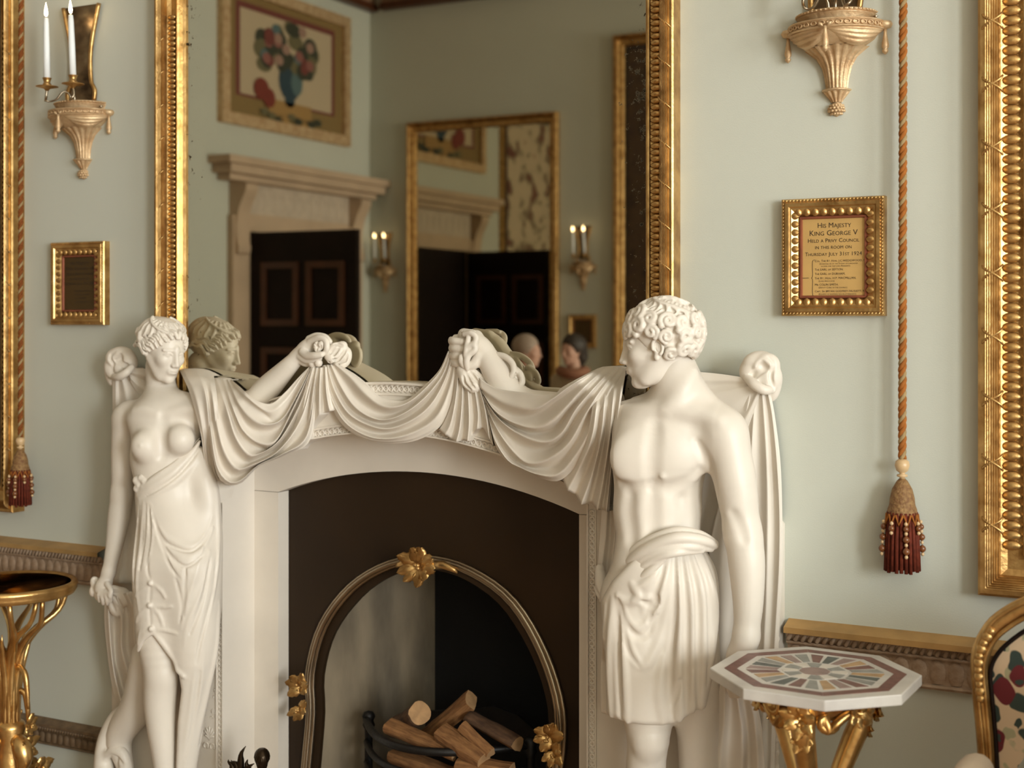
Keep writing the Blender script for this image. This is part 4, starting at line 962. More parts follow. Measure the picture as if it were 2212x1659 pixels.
# swag over the man's arm
cloth('swag', [
 ('e', [(1034, 816), (1072, 838), (1125, 847), (1191, 853), (1215, 836), (1257, 813), (1290, 796)]),
 ('r', [(1036, 835), (1061, 855), (1098, 874), (1151, 884), (1191, 863), (1231, 834), (1296, 794)]),
 ('v', [(1037, 839), (1061, 871), (1109, 898), (1157, 896), (1204, 866), (1244, 836), (1302, 792)]),
 ('r', [(1039, 842), (1066, 884), (1104, 911), (1156, 925), (1194, 908), (1226, 876), (1257, 842), (1310, 792)]),
 ('d', [(1040, 848), (1069, 893), (1108, 922), (1156, 936), (1198, 926), (1230, 888), (1266, 846), (1318, 792)]),
 ('r', [(1042, 853), (1076, 903), (1122, 938), (1176, 955), (1214, 934), (1244, 884), (1280, 842), (1326, 792)]),
 ('d', [(1044, 862), (1070, 910), (1112, 955), (1160, 972), (1210, 955), (1250, 896), (1290, 842), (1332, 793)]),
 ('r', [(1047, 870), (1077, 932), (1111, 978), (1140, 1000), (1180, 994), (1228, 958), (1266, 892), (1300, 840), (1338, 794)]),
 ('v', [(1050, 880), (1072, 940), (1104, 986), (1130, 1004), (1160, 1012), (1206, 1002), (1248, 950), (1280, 890), (1310, 838), (1344, 796)]),
 ('r', [(1054, 895), (1068, 948), (1096, 994), (1124, 1010), (1160, 1024), (1206, 1024), (1252, 970), (1288, 900), (1318, 840), (1348, 797)]),
 ('e', [(1058, 915), (1072, 966), (1098, 1000), (1128, 1012), (1170, 1034), (1214, 1036), (1260, 984), (1294, 910), (1326, 845), (1352, 799)])],
 [-.078, -.084, -.092, -.102, -.116, -.132, -.150, -.168, -.184, -.196, -.170, -.070], [.018, .032, .046, .056, .064, .064, .058, .05, .042, .032, .018, .008])
cloth('falling_folds', [
 ('e', [(1284, 850), (1268, 940), (1240, 1000), (1216, 1036)]), ('r', [(1292, 840), (1280, 940), (1252, 1010), (1226, 1060)]), ('v', [(1300, 832), (1292, 940), (1268, 1015), (1244, 1070)]), ('r', [(1308, 826), (1300, 930), (1282, 1015), (1256, 1090)]),
 ('d', [(1318, 820), (1308, 930), (1292, 1020), (1276, 1085)]), ('r', [(1328, 814), (1318, 930), (1304, 1030), (1290, 1102)]), ('v', [(1337, 808), (1326, 930), (1312, 1030), (1302, 1100)]), ('r', [(1345, 804), (1334, 900), (1320, 1010), (1310, 1106)]), ('e', [(1352, 800), (1338, 890), (1324, 1000), (1316, 1104)])],
 [-.080, -.185, -.208, -.204, -.196, -.186, -.174, -.162, -.150, -.140, -.132, -.125], [.006, .014, .024, .034, .042, .05, .056, .06, .06, .058, .056, .054], n=36)
# cloth bunched in the two fists
bq = Vol(tuple(np.array(U(705, 765, -.09))-[.08, .07, .08]), tuple(np.array(U(705, 765, -.09))+[.11, .08, .07]), .0022); bq.dy = .04
for x, y, Y, r, ro in ((728, 764, -.085, (24, 16, 25), 20), (744, 772, -.075, (16, 14, 24), -15), (716, 772, -.10, (16, 11, 14), -30), (736, 750, -.08, (16, 12, 12), 35), (686, 750, -.115, (9, 9, 13), 10), (694, 746, -.115, (8, 8, 11), -20), (676, 786, -.108, (10, 9, 9), 0), (688, 784, -.112, (9, 9, 9), 0)):
    bq.blob(x, y, Y, r, .004, roll=ro)
for p in ([(712, 780), (722, 766), (736, 744)], [(720, 784), (736, 772), (748, 752)], [(708, 772), (716, 760), (724, 748)], [(730, 786), (744, 780), (752, 764)], [(706, 778), (720, 776), (734, 780)], [(714, 752), (730, 744), (746, 748)]): bq.stroke(p, 4, -1.5, .003, True)
for p in ([(683, 758), (686, 748), (684, 740)], [(692, 754), (693, 746)], [(680, 744), (690, 752)]): bq.stroke(p, 2.6, -.6, .002, True)
bq.cut_y(-.024); link('gathered_cloth', vol_mesh([bq], SW), M['marble'], sw)
bq = Vol(tuple(np.array(U(1020, 770, -.10))-[.06, .07, .10]), tuple(np.array(U(1020, 770, -.10))+[.05, .085, .07]), .0022); bq.dy = .046
for pts, r in (([(1004, 722, -.125), (1018, 720, -.13), (1028, 728, -.13), (1026, 740, -.132), (1014, 748, -.134)], 6.5), ([(1012, 730, -.13), (1008, 750, -.136), (1006, 768, -.138)], 6), ([(1026, 742, -.13), (1026, 756, -.132), (1014, 766, -.136), (1008, 780, -.138), (1010, 796, -.13)], 7), ([(1018, 748, -.128), (1016, 760, -.13)], 8), ([(1000, 716, -.115), (1014, 714, -.118), (1024, 718, -.12)], 5)):
    bq.limb([(*p, r) for p in pts], .004)
for pts, r in (([(1002, 800, -.115), (1010, 822, -.125), (1024, 834, -.125)], 16), ([(1020, 806, -.115), (1034, 818, -.115), (1046, 830, -.11)], 12), ([(1004, 806, -.11), (1016, 832, -.115), (1034, 838, -.11)], 12)): bq.limb([(*p, r) for p in pts], .004)
for p in ([(1004, 800), (1012, 820), (1026, 840)], [(1014, 800), (1024, 816), (1036, 832)], [(1024, 802), (1036, 812), (1048, 822)], [(1000, 812), (1006, 830), (1016, 842)], [(1034, 804), (1042, 814), (1054, 826)]): bq.stroke(p, 3.6, -.8, .003, True)
bq.cut_y(-.024); link('gathered_cloth', vol_mesh([bq], SW), M['marble'], sw)
# cloth over the man's forearm
bq = Vol(tuple(np.array(U(1095, 800, -.08))-[.08, .07, .08]), tuple(np.array(U(1095, 800, -.08))+[.09, .07, .08]), .0023); bq.dy = .036
for pts, r in (([(1070, 766, -.08), (1090, 770, -.085), (1106, 784, -.09), (1110, 802, -.095), (1102, 820, -.098), (1106, 832, -.095)], 7), ([(1078, 778, -.07), (1094, 804, -.075), (1112, 828, -.08)], 12), ([(1112, 796, -.08), (1124, 808, -.085), (1128, 826, -.088), (1118, 834, -.092), (1106, 832, -.096)], 7)):
    bq.limb([(*p, r) for p in pts], .005)
bq.blob(1094, 792, -.072, (24, 9, 15), .005, roll=-48); bq.blob(1113, 820, -.078, (15, 10, 17), .005); bq.stroke([(1088, 780), (1098, 796), (1104, 814)], 4, -.5, .004, True); bq.stroke([(1112, 806), (1118, 818), (1114, 828)], 3.5, -.5, .003, True)
bq.cut_y(-.024); link('gathered_cloth', vol_mesh([bq], SW), M['marble'], sw)

# ------------------------------------------------------------------ cloaks hanging behind the figures, knotted at the outer ends
def knot(parent, org, cx, cy, Y, s, mirror=1):
    v = Vol(tuple(np.array(U(cx, cy, Y))-[.10, .07, .11]), tuple(np.array(U(cx, cy, Y))+[.10, min(.07, -Y-.004), .10]), .0025)
    def B(x, y, r, ro=0, dy=0, k=.003, sub=False): v.blob(cx+mirror*x*s, cy+y*s, Y+dy, (r[0]*s, r[1]*s, r[2]*s), k, roll=ro*mirror, sub=sub)
    B(-16, -8, (26, 24, 32), -25); B(14, -14, (32, 24, 30), 30, -.004); B(22, 10, (28, 24, 34), 0); B(-2, -26, (34, 22, 22), 10); B(34, 28, (14, 16, 34), -12, .01); B(4, 10, (24, 20, 20), 0, -.006)
    for pts in ([(-22, 16), (-8, -2), (8, -16), (6, -26)], [(-8, 8), (6, -4), (18, -10)]): v.stroke([(cx+mirror*x*s, cy+y*s) for x, y in pts], 6*s, 0., .004, True)
    B(10, -14, (13, 16, 9), -35, -.030, .008, True); B(-14, 4, (5, 14, 12), -40, -.030, .005, True)
    v.limb([(cx+mirror*x*s, cy+y*s, Y+d, r*s) for x, y, d, r in ((-26, 10, -.020, 9), (-10, 25, -.036, 11), (10, 36, -.034, 11), (28, 36, -.014, 8))], .0015)
    v.stroke([(cx+mirror*x*s, cy+y*s) for x, y in ((34, 40), (24, 6), (34, -18), (20, -34))], 5*s, .5*s, .004, True)
    return link('knot', vol_mesh([v], org), M['marble'], parent)
knot(ma, MA, 1640, 806, -.075, 1.0)
knot(wo, WO, 264, 786, -.072, .78, -1)
def mcloth(*a, **k): return cloth(*a, parent=ma, org=MA, **k)
def wcloth(*a, **k): return cloth(*a, parent=wo, org=WO, **k)
# man: stretched between neck and knot, then falling to the floor
mcloth('cloak_yoke', [('e', [(1450, 800), (1540, 806), (1625, 818)]), ('m', [(1450, 822), (1540, 822), (1628, 824)]), ('v', [(1450, 842), (1540, 834), (1630, 828)]), ('r', [(1460, 875), (1550, 852), (1632, 831)]), ('m', [(1480, 905), (1570, 880), (1635, 836)]), ('v', [(1500, 940), (1585, 900), (1638, 838)]), ('r', [(1520, 970), (1595, 925), (1641, 840)]), ('e', [(1540, 1000), (1606, 940), (1645, 842)])],
       [-.085, -.080, -.092], [.016, .016, .010], n=20)
mcloth('cloak', [('e', [(1612, 838), (1590, 930), (1560, 1060), (1530, 1200), (1530, 1420), (1540, 1700)]), ('r', [(1622, 840), (1606, 930), (1580, 1060), (1560, 1200), (1560, 1420), (1560, 1700)]), ('v', [(1628, 842), (1618, 920), (1604, 1060), (1590, 1200), (1585, 1420), (1585, 1700)]),
       ('r', [(1634, 843), (1628, 900), (1622, 1000), (1612, 1200), (1610, 1420), (1610, 1700)]), ('d', [(1640, 844), (1638, 900), (1640, 1000), (1640, 1200), (1636, 1420), (1630, 1700)]), ('r', [(1646, 845), (1650, 900), (1656, 1000), (1658, 1120), (1655, 1300), (1650, 1420), (1645, 1700)]),
       ('v', [(1652, 845), (1660, 900), (1668, 1000), (1672, 1120), (1670, 1250), (1662, 1420), (1655, 1700)]), ('r', [(1658, 846), (1668, 900), (1678, 1000), (1684, 1120), (1682, 1240), (1672, 1420), (1664, 1700)]), ('e', [(1664, 846), (1674, 900), (1686, 1000), (1690, 1120), (1690, 1240), (1680, 1420), (1672, 1700)])],
       [-.085, -.068, -.062, -.060, -.060, -.060], [.014, .026, .024, .020, .018, .018], n=54)
# cloth held in his lowered hand
mcloth('cloak_tail', [('e', [(1556, 1470), (1545, 1560), (1530, 1640), (1520, 1760)]), ('r', [(1566, 1466), (1564, 1560), (1556, 1640), (1548, 1760)]), ('v', [(1576, 1464), (1580, 1540), (1576, 1640), (1570, 1760)]), ('r', [(1586, 1466), (1598, 1540), (1604, 1600), (1600, 1760)]), ('d', [(1596, 1468), (1612, 1540), (1618, 1620), (1618, 1760)]), ('r', [(1606, 1470), (1626, 1540), (1636, 1640), (1636, 1760)]), ('e', [(1614, 1474), (1640, 1540), (1652, 1640), (1654, 1760)])],
       [-.15, -.12, -.11, -.10], [.02, .035, .035, .035], n=30)
mcloth('cloak_inner', [('e', [(1300, 1100), (1296, 1160), (1290, 1240), (1288, 1285)]), ('r', [(1312, 1096), (1308, 1160), (1298, 1240), (1296, 1290)]), ('v', [(1320, 1094), (1318, 1160), (1310, 1240), (1306, 1290)]), ('r', [(1328, 1090), (1328, 1160), (1318, 1240), (1312, 1292)]), ('e', [(1338, 1088), (1340, 1160), (1330, 1240), (1320, 1290)])], [-.10, -.085, -.085, -.10], [.03, .03, .035, .03], n=24)
# woman: cloak behind the arm, over the far shoulder, and the crumpled cloth at her hand
wcloth('cloak', [('e', [(243, 812), (243, 900), (240, 1000), (240, 1100), (228, 1200), (224, 1260)]), ('r', [(250, 812), (250, 900), (247, 1000), (247, 1100), (237, 1200), (232, 1260)]), ('v', [(256, 812), (260, 900), (258, 1000), (256, 1100), (248, 1200), (242, 1260)]), ('r', [(262, 812), (274, 880), (276, 1000), (272, 1100), (264, 1200), (256, 1260)]), ('v', [(270, 810), (290, 870), (296, 1000), (290, 1100), (280, 1200), (272, 1260)]), ('r', [(278, 808), (308, 860), (318, 1000), (312, 1100), (300, 1200), (290, 1260)]), ('e', [(286, 806), (330, 850), (340, 1000), (336, 1100), (320, 1200), (310, 1260)])],
       [-.070, -.062, -.060, -.060, -.062, -.075], [.016, .020, .018, .018, .02, .026], n=44)
wcloth('cloak_yoke', [('e', [(276, 795), (310, 796), (350, 800)]), ('r', [(278, 803), (312, 812), (350, 820)]), ('v', [(279, 809), (312, 826), (350, 842)]), ('r', [(280, 815), (308, 840), (345, 866)]), ('e', [(280, 822), (302, 856), (330, 890)])], [-.075, -.068, -.075], [.016, .018, .012], n=18)
wcloth('shoulder_cloth', [('e', [(388, 800), (410, 850), (432, 930), (444, 1010), (462, 1090)]), ('r', [(396, 797), (420, 850), (438, 930), (450, 1010), (466, 1060)]), ('m', [(410, 796), (434, 850), (446, 930), (456, 1010), (468, 1040)]), ('r', [(424, 797), (444, 850), (453, 930), (462, 1010), (470, 1035)]), ('v', [(438, 800), (450, 850), (458, 920), (468, 1000), (474, 1032)]), ('r', [(450, 806), (458, 850), (466, 920), (474, 990), (480, 1030)]), ('e', [(462, 812), (468, 850), (474, 920), (482, 990), (488, 1030)])],
       [-.040, -.120, -.148, -.158, -.156, -.148, -.136, -.122, -.110, -.100, -.092, -.086], [.006, .012, .018, .024, .028, .03, .03, .03, .03, .028, .024, .02], n=34)
wcloth('held_cloth', [('e', [(226, 1290), (226, 1350), (234, 1430), (246, 1500), (262, 1540)]), ('r', [(234, 1292), (236, 1350), (242, 1420), (252, 1480), (270, 1540)]), ('d', [(242, 1290), (248, 1350), (250, 1420), (262, 1470), (280, 1530)]), ('r', [(252, 1288), (262, 1340), (262, 1400), (276, 1460), (288, 1520)]), ('v', [(262, 1284), (276, 1330), (276, 1390), (290, 1440), (296, 1500)]), ('r', [(272, 1280), (288, 1320), (290, 1380), (304, 1430), (306, 1490)]), ('e', [(284, 1276), (300, 1310), (306, 1370), (318, 1420), (320, 1480)])],
       [-.125, -.095, -.085, -.078, -.075], [.03, .045, .045, .04, .03], n=34)
hq = Vol(tuple(np.array(U(240, 1300, -.13))-[.09, .08, .14]), tuple(np.array(U(240, 1300, -.13))+[.10, .075, .10]), .0026)
for x, y, Y, r, ro in ((208, 1262, -.14, (12, 10, 18), 25), (204, 1276, -.145, (11, 9, 14), -20), (214, 1286, -.15, (10, 9, 12), 0), (246, 1278, -.13, (22, 12, 14), -10), (262, 1290, -.12, (24, 12, 22), -25), (252, 1310, -.12, (18, 12, 24), 20)): hq.blob(x, y, Y, r, .004, roll=ro)
for p in ([(226, 1276), (212, 1262), (204, 1250)], [(224, 1280), (208, 1276), (198, 1270)], [(234, 1276), (256, 1276), (278, 1272)], [(234, 1282), (254, 1296), (266, 1316)], [(232, 1286), (242, 1306), (252, 1326)]): hq.stroke(p, 3.5, 1, .004, True)
link('gathered_cloth', vol_mesh([hq], WO), M['marble'], wo)
hq = Vol(tuple(np.array(U(255, 1610, -.10))-[.09, .09, .20]), tuple(np.array(U(255, 1610, -.10))+[.12, .05, .12]), .003)
hq.limb([(300, 1535, -.09, 18), (262, 1545, -.10, 20), (236, 1580, -.11, 18), (224, 1620, -.115, 18), (226, 1680, -.11, 24), (232, 1760, -.10, 26)], .01)
hq.limb([(226, 1632, -.12, 12), (248, 1620, -.125, 12), (268, 1636, -.12, 13), (276, 1700, -.11, 18)], .008); hq.limb([(228, 1660, -.12, 14), (246, 1690, -.12, 16)], .008)
for p in ([(262, 1556), (242, 1586), (232, 1620)], [(232, 1640), (250, 1634), (264, 1650)], [(240, 1660), (246, 1690)]): hq.stroke(p, 5, 1.5, .005, True)
link('trailing_cloth', vol_mesh([hq], WO), M['marble'], wo)
# plinths the figures stand on
box('plinth', -.22, .22, -.17, .075, 0, .13, M['marble'], wo, .006); box('plinth', -.24, .24, -.17, .115, 0, .13, M['marble'], ma, .006)
# ------------------------------------------------------------------ wall sconces with candles
def fluted_me(prof, n=36, a0=math.pi, a1=2*math.pi, ridge=.06, flutes=14, sy=1.):
    V = []; Fc = []; m = n+1
    for r, z, fl in prof:
        for i in range(m):
            a = a0+(a1-a0)*i/n; rr = r*(1+fl*ridge*math.cos(flutes*(a-a0)*2)); V.append((rr*math.cos(a), rr*math.sin(a)*sy, z))
    for j in range(len(prof)-1):
        for i in range(n): Fc.append((j*m+i, j*m+i+1, (j+1)*m+i+1, (j+1)*m+i))
    return mesh_of(V, Fc, True)
def candle(x, y, z, h, label, group, lean=0):
    c = empty('candle', (x, y, z), label, 'candle', group); c.rotation_euler = (0, lean, 0)
    link('wax', lathe_me([(0, 0), (.0098, 0), (.0096, h*.5), (.0082, h*.9), (.0068, h-.002), (.005, h), (0, h-.002)], 14), M['wax'], c)
    link('wick', tube_me([(0, 0, h-.002), (0, 0, h+.007)], .0012, 6), M['wick'], c)
    link('flame', lathe_me([(0, 0), (.0042, .005), (.0056, .012), (.0042, .024), (.0018, .036), (0, .046)], 12), M['flame'], c, (0, 0, h+.003))
    return c
def sconce(x, label, side, tip=2.036, y=0, facing=1):
    """bracket with pierced gallery, hanging tassels, pine-cone drop, looking-glass back and two candle arms; origin at the cone's tip"""
    s = empty('wall_sconce', (x, y, tip), label, 'sconce', 'giltwood wall sconces'); s.scale = (.93, .93*facing, .6)
    P = lambda nm, me, m_='oldgold', loc=None, rot=None, par=s: link(nm, me, M[m_], par, loc, rot)
    P('fluted_stem', fluted_me([(.024, .105, 0), (.025, .11, 1), (.028, .15, 1), (.034, .19, 1), (.046, .225, 1), (.066, .252, 1), (.074, .262, 1)], ridge=.10, flutes=9, sy=.85))
    P('stem_collar', lathe_me([(.026, .094), (.036, .098), (.037, .103), (.028, .107)], 24, a0=math.pi, a1=2*math.pi))
    P('drop_cup', fluted_me([(.013, .055, 0), (.016, .066, 1), (.024, .082, 1), (.030, .095, 1)], ridge=.12, flutes=6))
    con = P('pine_cone', lathe_me([(0, 0), (.008, .006), (.016, .018), (.019, .030), (.017, .042), (.011, .052), (.012, .056)], 20))
    sc_ = leaf_me(.010, .010, .006); sc_.materials.append(M['oldgold'])
    for j in range(4):
        for i in range(7):
            a = math.pi+(i+.5*(j % 2)+.2)/7*math.pi; rr = (.0125, .0175, .018, .014)[j]
            link('scale', sc_, None, con, (rr*math.cos(a), rr*math.sin(a), .006+j*.0105), (0.25, 0, a+math.pi/2))
    # swagged basin
    def swag_me(a0, a1):
        V = []; Fc = []; nu, nv = 18, 12
        for i in range(nu+1):
            u = i/nu; a = a0+(a1-a0)*u; sag = .052*math.sin(math.pi*u)**.8
            for j in range(nv+1):
                v = j/nv; z = .318-v*(.012+sag); rr = .110-.028*v*v-.004*math.cos(v*26)*math.sin(math.pi*u)
                V.append((rr*math.cos(a)*1.06, rr*math.sin(a)*.92, z))
        for i in range(nu):
            for j in range(nv): Fc.append((i*(nv+1)+j, i*(nv+1)+j+1, (i+1)*(nv+1)+j+1, (i+1)*(nv+1)+j))
        return mesh_of(V, Fc, True)
    P('swag', swag_me(math.pi, 1.5*math.pi)); P('swag', swag_me(1.5*math.pi, 2*math.pi))
    P('basin', lathe_me([(.07, .262), (.092, .285), (.108, .315)], 24, a0=math.pi, a1=2*math.pi, sy=.9))
    P('lower_gallery', lathe_me([(.108, .313), (.121, .316), (.122, .32), (.117, .322), (.116, .342), (.121, .345), (.120, .35), (.098, .352)], 30, a0=math.pi, a1=2*math.pi, sy=.92))
    P('upper_gallery', fluted_me([(.086, .352, 0), (.087, .356, 1), (.092, .372, 1), (.096, .378, 1), (.097, .380, 0), (.090, .382, 0)], ridge=.035, flutes=20, sy=.92))
    P('rim', lathe_me([(.088, .382), (.098, .384), (.099, .392), (.092, .395), (0, .395)], 30, a0=math.pi, a1=2*math.pi, sy=.92))
    rg = moved(tube_me([(.0075*math.cos(a), 0, .0075*math.sin(a)) for a in np.linspace(0, 2*math.pi, 9)[:-1]], .002, 5, closed=True)); rg.materials.append(M['oldgold'])
    for i in range(18):
        a = math.pi+(i+.5)/18*math.pi; link('gallery_ring', rg, None, s, (.119*math.cos(a), .119*math.sin(a)*.92, .332), (0, 0, a+math.pi/2))
    bd = lathe_me([(0, -.0042), (.0035, -.002), (.0035, .002), (0, .0042)], 8); bd.materials.append(M['oldgold'])
    for i in range(26):
        a = math.pi+(i+.5)/26*math.pi; link('bead', bd, None, s, (.099*math.cos(a), .099*math.sin(a)*.92, .388))
    for a, nm in ((math.pi*1.02, 'tassel'), (1.5*math.pi, 'tassel'), (math.pi*1.98, 'tassel')):
        px_, py_ = .121*math.cos(a), .121*math.sin(a)*.92
        t = P('tassel', lathe_me([(0, -.098), (.006, -.09), (.008, -.082), (.005, -.077), (.0085, -.070), (.009, -.060), (.0065, -.040), (.004, -.015), (.004, 0)], 12), loc=(px_, py_-.003, .318))
        if a != 1.5*math.pi:
            link('rosette', lathe_me([(0, -.018), (.014, -.012), (.018, 0), (.014, .012), (0, .018)], 12), M['oldgold'], t, (0, 0, .016))
            link('ring', moved(tube_me([(.010*math.cos(b_), 0, .010*math.sin(b_)) for b_ in np.linspace(0, 2*math.pi, 13)[:-1]], .0018, 5, closed=True)), M['oldgold'], t, (-.016*math.copysign(1, math.cos(a)), -.014, .012))
        else:
            for q in (-1, 1): link('bow', moved(lathe_me([(0, -.01), (.007, 0), (0, .01)], 8)), M['oldgold'], t, (q*.011, -.002, .006), (0, q*.6, 0))
    for a in (math.pi*1.08, math.pi*1.92): P('knob', lathe_me([(0, -.007), (.007, 0), (0, .007)], 10), 'brass', (.104*math.cos(a), .104*math.sin(a), .364))
    # shaped looking-glass back
    prof = [(-.058, .395), (-.062, .46), (-.046, .50), (-.042, .62), (-.050, .72), (-.066, .82), (-.08, .90)]
    L_ = catmull(prof, 26)
    out = [(x, z) for x, z in L_]+[(-x, z) for x, z in L_[::-1]]
    P('glass_back', prism_me(out, -.012, -.006), 'oldglass')
    for q in (-1, 1): P('glass_frame', tube_me([(q*-x, -.014, z) for x, z in L_], .0075, 8), 'gold')
    # candle arms
    for q, (ex, ey, ez) in enumerate(((-.050, -.115, .475), (.056, -.105, .478))):
        A = catmull([(ex*.15, -.05, .39), (ex*.2, -.055, .43), (ex*.45, -.07, .445), (ex*.70, -.09, .40), (ex*.9, ey-.008, .385), (ex*1.08, ey, .41), (ex, ey, .45)], 22)
        ar_ = P('candle_arm', tube_me(A, [.0042]*22, 8), 'brass')
        link('drip_pan', lathe_me([(.004, -.02), (.010, -.008), (.028, -.001), (.036, .002), (.036, .004), (.02, .002), (0, .001)], 22), M['gold'], ar_, (ex, ey, ez-.015))
        link('candle_cup', lathe_me([(.006, 0), (.013, .006), (.014, .012), (.010, .016), (.012, .030), (.0145, .040), (.0155, .042), (.0105, .042)], 18), M['gold'], ar_, (ex, ey, ez-.010))
        candle(x+ex*.93, y+ey*.93*facing, tip+(ez+.031)*.6, .185, ('lit white candle on the outer arm of the sconce ' if q == 0 else 'lit white candle on the inner arm of the sconce ')+side, 'lit candles', lean=-.05 if q else -.02)
    return s
sconce(-1.169, 'pale giltwood wall sconce with candles above the brown framed plaque', 'above the brown plaque')
sconce(1.183, 'pale giltwood wall sconce above the framed plaque with clear lettering', 'above the golden plaque', 2.068)

# ------------------------------------------------------------------ framed plaques
def text_me(lines, mt):
    """lettering: [(text, size, x, z, align)] in the plane of the panel"""
    out = []
    for t, size, x, z, al in lines:
        cu = bpy.data.curves.new('lettering', 'FONT'); cu.body = t; cu.size = size; cu.align_x = al; cu.small_caps_scale = .78; cu.resolution_u = 2
        for i, chh in enumerate(t):
            if chh.islower(): cu.body_format[i].use_small_caps = True
        o = bpy.data.objects.new('lettering', cu); COL.objects.link(o); dg = bpy.context.evaluated_depsgraph_get(); me = bpy.data.meshes.new_from_object(o.evaluated_get(dg))
        bpy.data.objects.remove(o); bpy.data.curves.remove(cu)
        me.transform(Matrix.Translation((x, 0, z)) @ Matrix.Rotation(math.pi/2, 4, 'X')); out.append(me)
    return joined(out)
def plaque(x, z, w, h, label, lines, panel, gold, brace=None, y=0):
    p = empty('framed_plaque', (x, y, z), label, 'plaque', 'framed plaques')
    prof = [[(0, 0), (0, .022), (.003, .026), (.008, .026)], [(.008, .026), (.010, .030), (.018, .030), (.021, .026)], [(.021, .026), (.024, .026), (.040, .014)], [(.040, .014), (.042, .019), (.046, .019), (.048, .012)]]
    for nm, q, m_ in zip(('rope_edge', 'flat_moulding', 'leaf_hollow', 'lip'), prof, (gold, gold, gold, 'redbole' if gold == 'gold' else gold)):
        frame_profile_sides(nm, p, -w/2, w/2, -h/2, h/2, q, m_)
    box('panel', -w/2+.046, w/2-.046, -.013, -.010, -h/2+.046, h/2-.046, M[panel], p)
    lf = leaf_me(.017, .018, .007); lf.materials.append(M[gold])
    for sd in range(4):
        L_ = (w if sd % 2 == 0 else h)-.06; n = int(L_/.0185)
        for i in range(n):
            t = (i+.5)/n-.5
            if sd == 0: link('leaf', lf, None, p, (t*L_, -.0225, -h/2+.023))
            elif sd == 2: link('leaf', lf, None, p, (t*L_, -.0225, h/2-.023), (0, math.pi, 0))
            elif sd == 1: link('leaf', lf, None, p, (w/2-.023, -.0225, t*L_), (0, -math.pi/2, 0))
            else: link('leaf', lf, None, p, (-w/2+.023, -.0225, t*L_), (0, math.pi/2, 0))
    V = []; b_ = lathe_me([(0, -.004), (.0032, 0), (0, .004)], 6)
    for sd in range(4):
        L_ = w if sd % 2 == 0 else h; n = int(L_/.008)
        for i in range(n):
            t = ((i+.5)/n-.5)*L_; loc, rt = (((t, -.026, -h/2+.005), (0, .9, 0)), ((w/2-.005, -.026, t), (0, .5, 0)), ((t, -.026, h/2-.005), (0, .9, 0)), ((-w/2+.005, -.026, t), (0, .5, 0)))[sd]
            V.append(moved(b_.copy(), loc, rt))
    tag(link('rope_beading', joined(V), M[gold], p), kind='stuff')
    o = link('lettering', text_me(lines, 'ink'), M['ink'], p, (0, -.0135, 0))
    if brace:
        link('brace', tube_me(catmull([(brace[0]+.006, -.0135, brace[1]), (brace[0], -.0135, brace[1]-.004), (brace[0], -.0135, (brace[1]+brace[2])/2+.004), (brace[0]-.004, -.0135, (brace[1]+brace[2])/2), (brace[0], -.0135, (brace[1]+brace[2])/2-.004), (brace[0], -.0135, brace[2]+.004), (brace[0]+.006, -.0135, brace[2])], 30), .0005, 4), M['ink'], p)
        box('dash', brace[0]-.024, brace[0]-.009, -.0138, -.0132, (brace[1]+brace[2])/2-.0006, (brace[1]+brace[2])/2+.0006, M['ink'], p)
    return p
C_ = 'CENTER'; L_l = 'LEFT'
plaque(1.178, 1.744, .238, .272, 'gilt framed plaque with black lettering hanging beside the orange bell pull', [
    ('His Majesty', .0165, .002, .068, C_), ('King George V', .0175, 0, .050, C_), ('Held a Privy Council', .0130, 0, .034, C_), ('in this room on', .0125, 0, .019, C_), ('Thursday July 31st 1924', .0126, 0, .003, C_),
    ('Col. The Rt. Hon. J.C.WEDGWOOD, M.P.', .0068, -.043, -.011, L_l), ('(Chancellor of the Duchy of Lancaster', .0050, -.032, -.017, L_l), ('acting for the Lord President)', .0050, -.028, -.0225, L_l),
    ('The EARL of SEFTON.', .0070, -.043, -.031, L_l), ('The EARL of DURHAM.', .0070, -.043, -.041, L_l), ('The Rt. Hon. H.P. MACMILLAN.', .0070, -.043, -.051, L_l), ('(Lord Advocate)', .0050, -.034, -.057, L_l),
    ('Mr COLIN SMITH.', .0070, -.043, -.066, L_l), ('(Deputy Clerk of the Council)', .0050, -.034, -.072, L_l), ('Capt. Sir BRYAN GODFREY-FAUSSETT, R.N.', .0064, -.043, -.081, L_l), ('(Equerry in waiting) was in attendance.', .0050, -.034, -.087, L_l)],
    'plaque', 'gold', (-.048, -.006, -.090))
plaque(-1.175, 1.712, .225, .258, 'small dark brown plaque in a heavy gilt frame below the lit candles', [
    ('His Majesty', .0165, 0, .058, C_), ('King Edward VII', .0165, 0, .041, C_), ('Held a Privy Council', .0125, 0, .026, C_), ('in this room on', .0120, 0, .011, C_), ('Saturday July 7th 1908', .0125, 0, -.004, C_),
    ('The EARL of CREWE.', .0070, -.020, -.026, L_l), ('Viscount ALTHORP.', .0070, -.020, -.037, L_l), ('Lord DENMAN.', .0070, -.020, -.048, L_l), ('Sir ALMERIC FITZROY.', .0070, -.020, -.060, L_l)], 'plaque_dark', 'gold')

